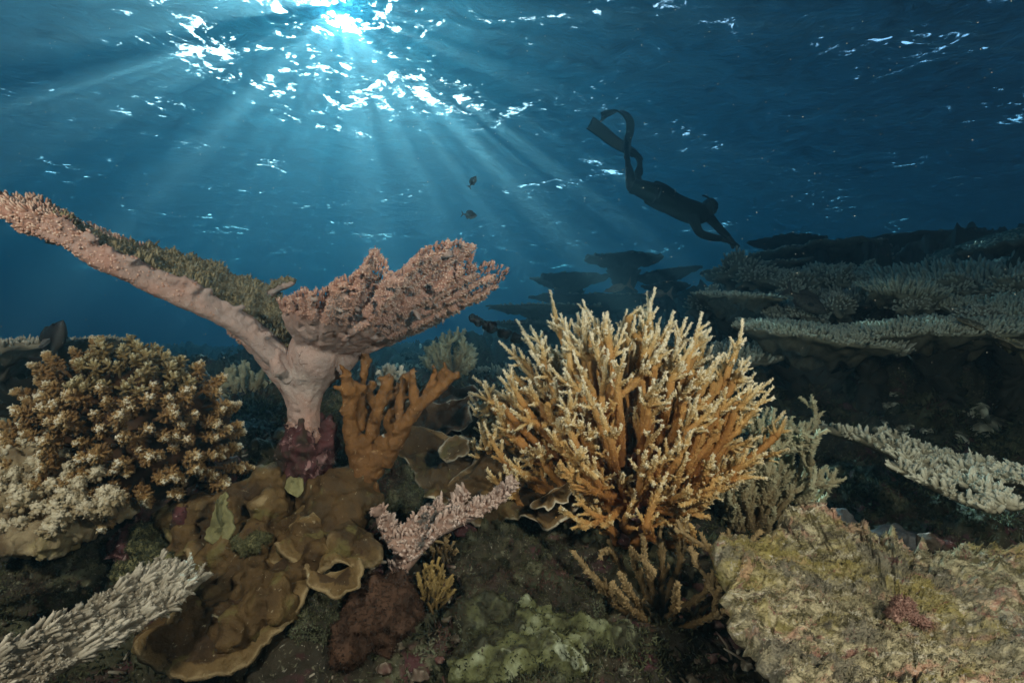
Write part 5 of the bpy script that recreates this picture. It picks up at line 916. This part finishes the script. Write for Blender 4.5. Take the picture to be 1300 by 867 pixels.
# ------------------------------------------------------------------ fish
def fish(label, px, py, d, ln, ang, yaw, mat, deep=.42, fin=None, group=None, thick=.32, tailspread=.34):
    """ln: body length in metres; ang: nose direction in the picture (degrees, 0 = right, 90 = up); yaw: turned towards the camera"""
    th = thing('fish', label, 'fish', P(px, py, d), group); a = math.radians(ang); y = math.radians(yaw)
    X = np.array([math.cos(a)*math.cos(y), -math.sin(y), math.sin(a)*math.cos(y)]); Z = nrm(np.array([-math.sin(a), 0, math.cos(a)])); Z = nrm(Z-X*np.dot(X, Z)) ; Z = Z*(1 if Z[2] >= 0 else -1); Yv = np.cross(Z, X)
    o = P(px, py, d); W = lambda q: o+np.asarray(q)@np.array([X, Yv, Z])
    u = np.linspace(0, 1, 22); hh = np.interp(u, [0, .06, .2, .42, .65, .85, .93, 1], [.02, .12, .34, .5, .40, .15, .085, .10])*deep*ln*2*.5; ww = np.interp(u, [0, .08, .25, .5, .8, 1], [.02, .2, .42, .40, .13, .03])*thick*ln*.9
    n = 16; t = np.arange(n)/n*2*np.pi; ring = np.stack([(.5-u)[:, None]*ln+0*t, np.cos(t)*ww[:, None], np.sin(t)*hh[:, None]-(.02*ln*np.sin(u*np.pi))[:, None]], -1)
    V = W(ring.reshape(-1, 3)); i = np.arange(21)[:, None]*n; j = np.arange(n)[None]; j2 = (j+1) % n
    V = np.vstack([V, W([[.5*ln+.01*ln, 0, 0]]), W([[-.5*ln, 0, 0]])]); mb = MB()
    mb.add(V, np.stack([i+j, i+j2, i+n+j2, i+n+j], -1).reshape(-1, 4), [(k, (k+1) % n, 22*n) for k in range(n)]+[(21*n+(k+1) % n, 21*n+k, 22*n+1) for k in range(n)], np.concatenate([np.tile(np.clip(.5-.6*np.sin(t), 0, 1), 22), [.5, .5]])); mb.obj('body', mat, th)
    def finp(name, pts, th_=.006):
        p = np.array(pts, float)*ln; k = len(p); Vv = np.vstack([p+[0, th_*ln, 0], p-[0, th_*ln, 0]]); m2 = MB(); c = Vv[:k].mean(0); c2 = Vv[k:].mean(0)
        VV = np.vstack([Vv, c, c2]); T = [(a_, (a_+1) % k, 2*k) for a_ in range(k)]+[(k+(a_+1) % k, k+a_, 2*k+1) for a_ in range(k)]; Qd = [(a_, k+a_, k+(a_+1) % k, (a_+1) % k) for a_ in range(k)]
        m2.add(W(VV), Qd, T, .3); m2.obj(name, fin or mat, th, smooth=False)
    s = tailspread; D_ = deep*.5
    finp('tail_fin', [(-.46, 0, .05), (-.56, 0, .06+.2*s), (-.68, 0, s*.8), (-.66, 0, s*.45), (-.60, 0, 0), (-.66, 0, -s*.45), (-.68, 0, -s*.8), (-.56, 0, -.06-.2*s), (-.46, 0, -.05)])
    finp('dorsal_fin', [(.22, 0, D_*.72), (.12, 0, D_*1.12), (-.05, 0, D_*1.2), (-.22, 0, D_*1.08), (-.34, 0, D_*.62), (-.30, 0, D_*.38), (0, 0, D_*.8)])
    finp('anal_fin', [(-.05, 0, -D_*.8), (-.16, 0, -D_*1.15), (-.30, 0, -D_*.75), (-.32, 0, -D_*.35), (-.15, 0, -D_*.6)])
    for sgn in (1, -1):
        p = np.array([(.16, .5*thick*.75, -.06), (.10, .5*thick*.9+.04, -.02), (.00, .5*thick+.10, -.08), (.02, .5*thick+.09, -.14), (.11, .5*thick*.8, -.11)])*[1, sgn, 1]; finp('pectoral_fin', p.tolist(), .004)
        e = MB(); e.add(*lump(W([[.37*ln, sgn*ww[3]*.88, .05*ln]])[0], .022*ln, 1, 0, 3, 6)); e.obj('eye', M['black'], th)
darkfish = plain('dark_fish_skin', (0.03, 0.03, 0.033), .5, (0.05, 0.048, 0.045)); 
s_ = NT('grey_brown_fish_skin'); b_ = s_.n('BsdfPrincipled'); s_.set(b_.inputs['Base Color'], s_.mix(s_.ramp(s_.attr('tip'), .75, 1.0), (0.03, 0.028, 0.03), (0.13, 0.12, 0.11))); b_.inputs['Roughness'].default_value = .5; s_.t.links.new(b_.outputs[0], s_.out.inputs[0]); bellyfish = s_.m
silver = plain('silver_fish_skin', (0.34, 0.34, 0.33), .4, (0.20, 0.20, 0.19), 20)
fish('small dark fish tilted steeply upward in open blue water', 600.5, 230, 2.6, .062, 52, 25, bellyfish, .50, darkfish)
fish('small dark oval fish level below the tilted one in open water', 597, 273, 2.6, .072, -8, 8, bellyfish, .58, darkfish)
fish('slim pale silvery fish, right one of two above the golden thicket', 832, 373, 4.2, .22, 182, 5, silver, .26, silver, thick=.2)
fish('slim silvery fish with raised tail, left of the other silvery one', 782, 366, 4.4, .24, 196, 15, silver, .24, silver, thick=.2)
fish('stout dark reef fish resting among corals on the right reef', 1026, 384, 3.35, .26, -38, 20, plain('speckled_fish_skin', (0.045, 0.04, 0.035), .6, (0.13, 0.12, 0.10), 60), .46, darkfish)
fish('dark grey fish facing the camera above the left table coral', 66, 432, 1.34, .150, 46, 18, bellyfish, .40, darkfish, thick=.34)

# ------------------------------------------------------------------ free diver
def build_diver():
    D = 6.0; q = lambda x, y, dz=0: P(x, y, D+dz); th = thing('person', 'free diver in dark swimwear gliding down with long black fins', 'person', q(845, 255))
    k = D/F
    skin = plain('diver_skin', (0.07, 0.055, 0.045), .8, (0.05, 0.042, 0.036)); suit = plain('diver_shirt', (0.008, 0.009, 0.012), .9); trunk = plain('diver_trunks', (0.006, 0.007, 0.009), .9); finm = plain('fin_blade', (0.006, 0.007, 0.009), .35); white = plain('waist_cord', (0.45, 0.46, 0.44), .7)
    def chain(mb, pts, n=14, sq=None, kk=4):
        c = cat([(x, y, z, r) for x, y, z, r in pts], kk); mb.add(*tube(np.array([q(a, b, z) for a, b, z, r in c]), c[:, 3]*k, n, squash=sq, cap0=True))
    mb = MB()
    # torso (wider than deep; the back is turned up and slightly to the camera)
    chain(mb, [(826, 244, 0, 15.5), (838, 250, 0, 16.5), (852, 258, 0, 14.8), (866, 265, 0, 15), (880, 270, 0, 15.2), (892, 272, 0, 12.5), (898, 271, 0, 7)], 18, .92)
    chain(mb, [(893, 272, 0, 6), (897, 269, 0, 5), (901, 266, 0, 5)], 10)
    for x, y, r in ((902, 263, 8.6), (900, 266, 7.4), (904, 267, 6.0)): mb.add(*lump(q(x, y), r*k, 1, .0, 3, 12))
    mb.add(*lump(q(909.5, 268, -.02), 1.5*k, 1, 0, 3, 6))                                       # nose
    # arms
    chain(mb, [(880, 276, -.14, 7), (883, 285, -.18, 5.4), (889, 296, -.2, 4.4), (902, 301, -.16, 4.3), (914, 303, -.1, 3.4), (922, 306, -.05, 2.6)], 12)
    chain(mb, [(894, 270, .14, 7), (903, 279, .16, 5.6), (911, 288, .15, 4.6), (919, 296, .1, 4.2), (927, 303, .03, 3.0), (930, 306, .0, 2.7)], 12)
    for sx, sy, z, fl in ((922, 306, -.05, 1), (930, 306, 0, 0)):
        ex, ey = (928, 309) if fl else (934, 309.5); chain(mb, [(sx, sy, z, 2.7), ((sx+ex)/2, (sy+ey)/2, z, 3.0), (ex, ey, z, 2.4)], 10, .55)
        for f, (dx, dy, l) in enumerate(((.80, .6, 7.5), (.62, .78, 8.6), (.48, .88, 8.2), (.30, .95, 6.6))):
            fx, fy = ex+(1.5-f)*.9, ey-(1.5-f)*.9*.5; chain(mb, [(fx, fy, z+f*.012, 1.05), (fx+dx*l*.5, fy+dy*l*.5, z+f*.014, .95), (fx+dx*l*.85, fy+dy*l, z+f*.016, .75)], 7)
        chain(mb, [(sx+1, sy+1, z-.02, 1.2), (sx+3.5, sy+4.5, z-.05, 1.0), (sx+6, sy+6.5, z-.06, .8)], 7)
    # legs: thighs, bent knees, shins, feet
    for z, kn, an in ((-.12, (801, 238), (797, 203)), (.12, (809, 232), (812, 205))):
        chain(mb, [(832, 247, z*.9, 11.5), (820, 242, z, 10.5), (809, 238, z, 8.5), (kn[0]+1, kn[1], z, 6.6), (kn[0]-1.0, kn[1]-8, z, 6.0), ((kn[0]+an[0])/2+.5, (kn[1]+an[1])/2, z, 5.6), (an[0], an[1]+5, z, 3.6), (an[0], an[1], z, 3.6), (an[0]-3, an[1]-5, z, 3.2)], 14)
    V, Q, T, N = fuse(mb, .012, 3)
    body = MB(); body.add(V, Q, T, .5); body.obj('body', skin, th)
    # clothes: the same skin grown outward over shirt and trunks
    ax = nrm(q(890, 272)-q(828, 244)); s = (V-q(828, 244))@ax
    L = np.linalg.norm(q(890, 272)-q(828, 244)); armd = np.minimum(np.linalg.norm(V-q(880, 276, -.14), axis=1), np.linalg.norm(V-q(894, 270, .14), axis=1))
    near_axis = np.linalg.norm((V-q(828, 244))-s[:, None]*ax, axis=1)
    def cloth(name, mask, mat, grow):
        fm = mask[Q].all(1); used = np.unique(Q[fm]); mp = np.full(len(V), -1); mp[used] = np.arange(len(used)); m2 = MB(); m2.add(V[used]+N[used]*grow, mp[Q[fm]]); o = m2.obj(name, mat, th); return o
    cloth('shirt', (s > L*.33) & ((s < L*.97) & (near_axis < .20) | (armd < .42)) & (np.linalg.norm(V-q(902, 264), axis=1) > .115), suit, .006)
    cloth('trunks', (s < L*.36) & (s > -.26) & (V[:, 2] < q(0, 226)[2]), trunk, .010)
    w = MB(); cc = q(828, 244)+ax*L*.36; T1 = nrm(np.cross(ax, [0, 1, 0])); t = np.linspace(0, 2*np.pi, 33); e1, e2 = T1, np.cross(ax, T1)
    ringp = [cc+e1*math.cos(a)*14.4*k+e2*math.sin(a)*14.4*k*.92 for a in t]; w.add(*tube(ringp, np.full(33, .006), 6)); w.obj('waist_cord', white, th)
    # hair, mask, snorkel
    h = MB(); v, qq, tt, a = lump(q(901, 262), 9.8*k, 2, .10, 5, 18); h.add(v, qq, tt, a); v, qq, tt, a = lump(q(897, 263.5), 7.5*k, 4, .14, 5, 14); h.add(v, qq, tt, a); h.obj('hair', plain('dark_hair', (.012, .010, .009), .6), th)
    m_ = MB(); m_.add(*lump(q(908.0, 264, -.02), (3.2*k, 6*k, 4.2*k), 3, .05, 3, 12)); mk = m_.obj('mask', finm, th)
    m_ = MB(); m_.add(*tube([q(a, b, -.09) for a, b in cat([(907, 271), (905, 262), (901, 253), (895, 249), (892, 248.5)], 4)], np.full(17, 1.15*k), 8, cap0=True)); m_.obj('snorkel', finm, th)
    # fins: foot pocket > long blade
    def fin(foot, path, z0, z1):
        m = MB(); c = cat([(x, y, d_, w_) for x, y, d_, w_ in path], 6); Pc = np.array([q(a, b, d_) for a, b, d_, w_ in c]); Tn = nrm(np.gradient(Pc, axis=0)); side = nrm(np.cross(Tn, [0.0, 0, 1.0])*0+np.array(z0)); side = nrm(side-Tn*np.sum(side*Tn, 1)[:, None]); Nn = np.cross(Tn, side); W_ = c[:, 3]*k; K = len(c)
        u = np.linspace(-1, 1, 9); G = Pc[:, None]+side[:, None]*W_[:, None, None]*u[None, :, None]
        notch = nrm(Tn[-1]); G[-1] -= notch*(1-np.abs(u))[:, None]*6*k
        top = G+Nn[:, None]*.006*(1-.6*u**2)[None, :, None]; bot = G-Nn[:, None]*.006; top[:, [0, -1]] += Nn[:, None]*.012
        V_ = np.vstack([top.reshape(-1, 3), bot.reshape(-1, 3)]); b = K*9; i = np.arange(K-1)[:, None]*9; j = np.arange(8)[None]; Qs = [np.stack([i+j, i+j+1, i+9+j+1, i+9+j], -1).reshape(-1, 4), np.stack([b+i+j, b+i+9+j, b+i+9+j+1, b+i+j+1], -1).reshape(-1, 4)]
        r = np.arange(K-1)*9; Qs += [np.stack([r, r+9, b+r+9, b+r], -1), np.stack([r+8, b+r+8, b+r+17, r+17], -1), np.array([[a, b+a, b+a+1, a+1] for a in range(8)]), np.array([[(K-1)*9+a, (K-1)*9+a+1, b+(K-1)*9+a+1, b+(K-1)*9+a] for a in range(8)])]
        m.add(V_, np.vstack(Qs)); bl = m.obj('fin', finm, th, smooth=True); m = MB(); chain(m, foot, 12, .7); m.obj('foot_pocket', finm, bl)
    fin([(814, 204, .12, 4.6), (810, 199, .12, 5.2), (802, 193, .12, 6.2), (796, 189, .12, 5.0)], [(806, 196, .12, 5.2), (795, 189, .12, 6.2), (780, 180, .12, 7.4), (765, 168, .12, 8.0), (753, 159, .12, 8.4), (748, 156, .12, 8.4)], (.55, -.35, .75), 0)
    fin([(797, 204, -.12, 4.2), (796, 197, -.12, 5.0), (796, 188, -.12, 5.2), (797, 182, -.12, 4.5)], [(796, 192, -.12, 5.4), (797, 178, -.12, 6.2), (800, 166, -.12, 6.8), (800, 154, -.12, 7.2), (794, 145, -.12, 7.4), (784, 141.5, -.12, 7.6), (772, 144, -.12, 7.8), (762, 149, -.12, 8.0)], (.80, .62, .25), 0)
build_diver()
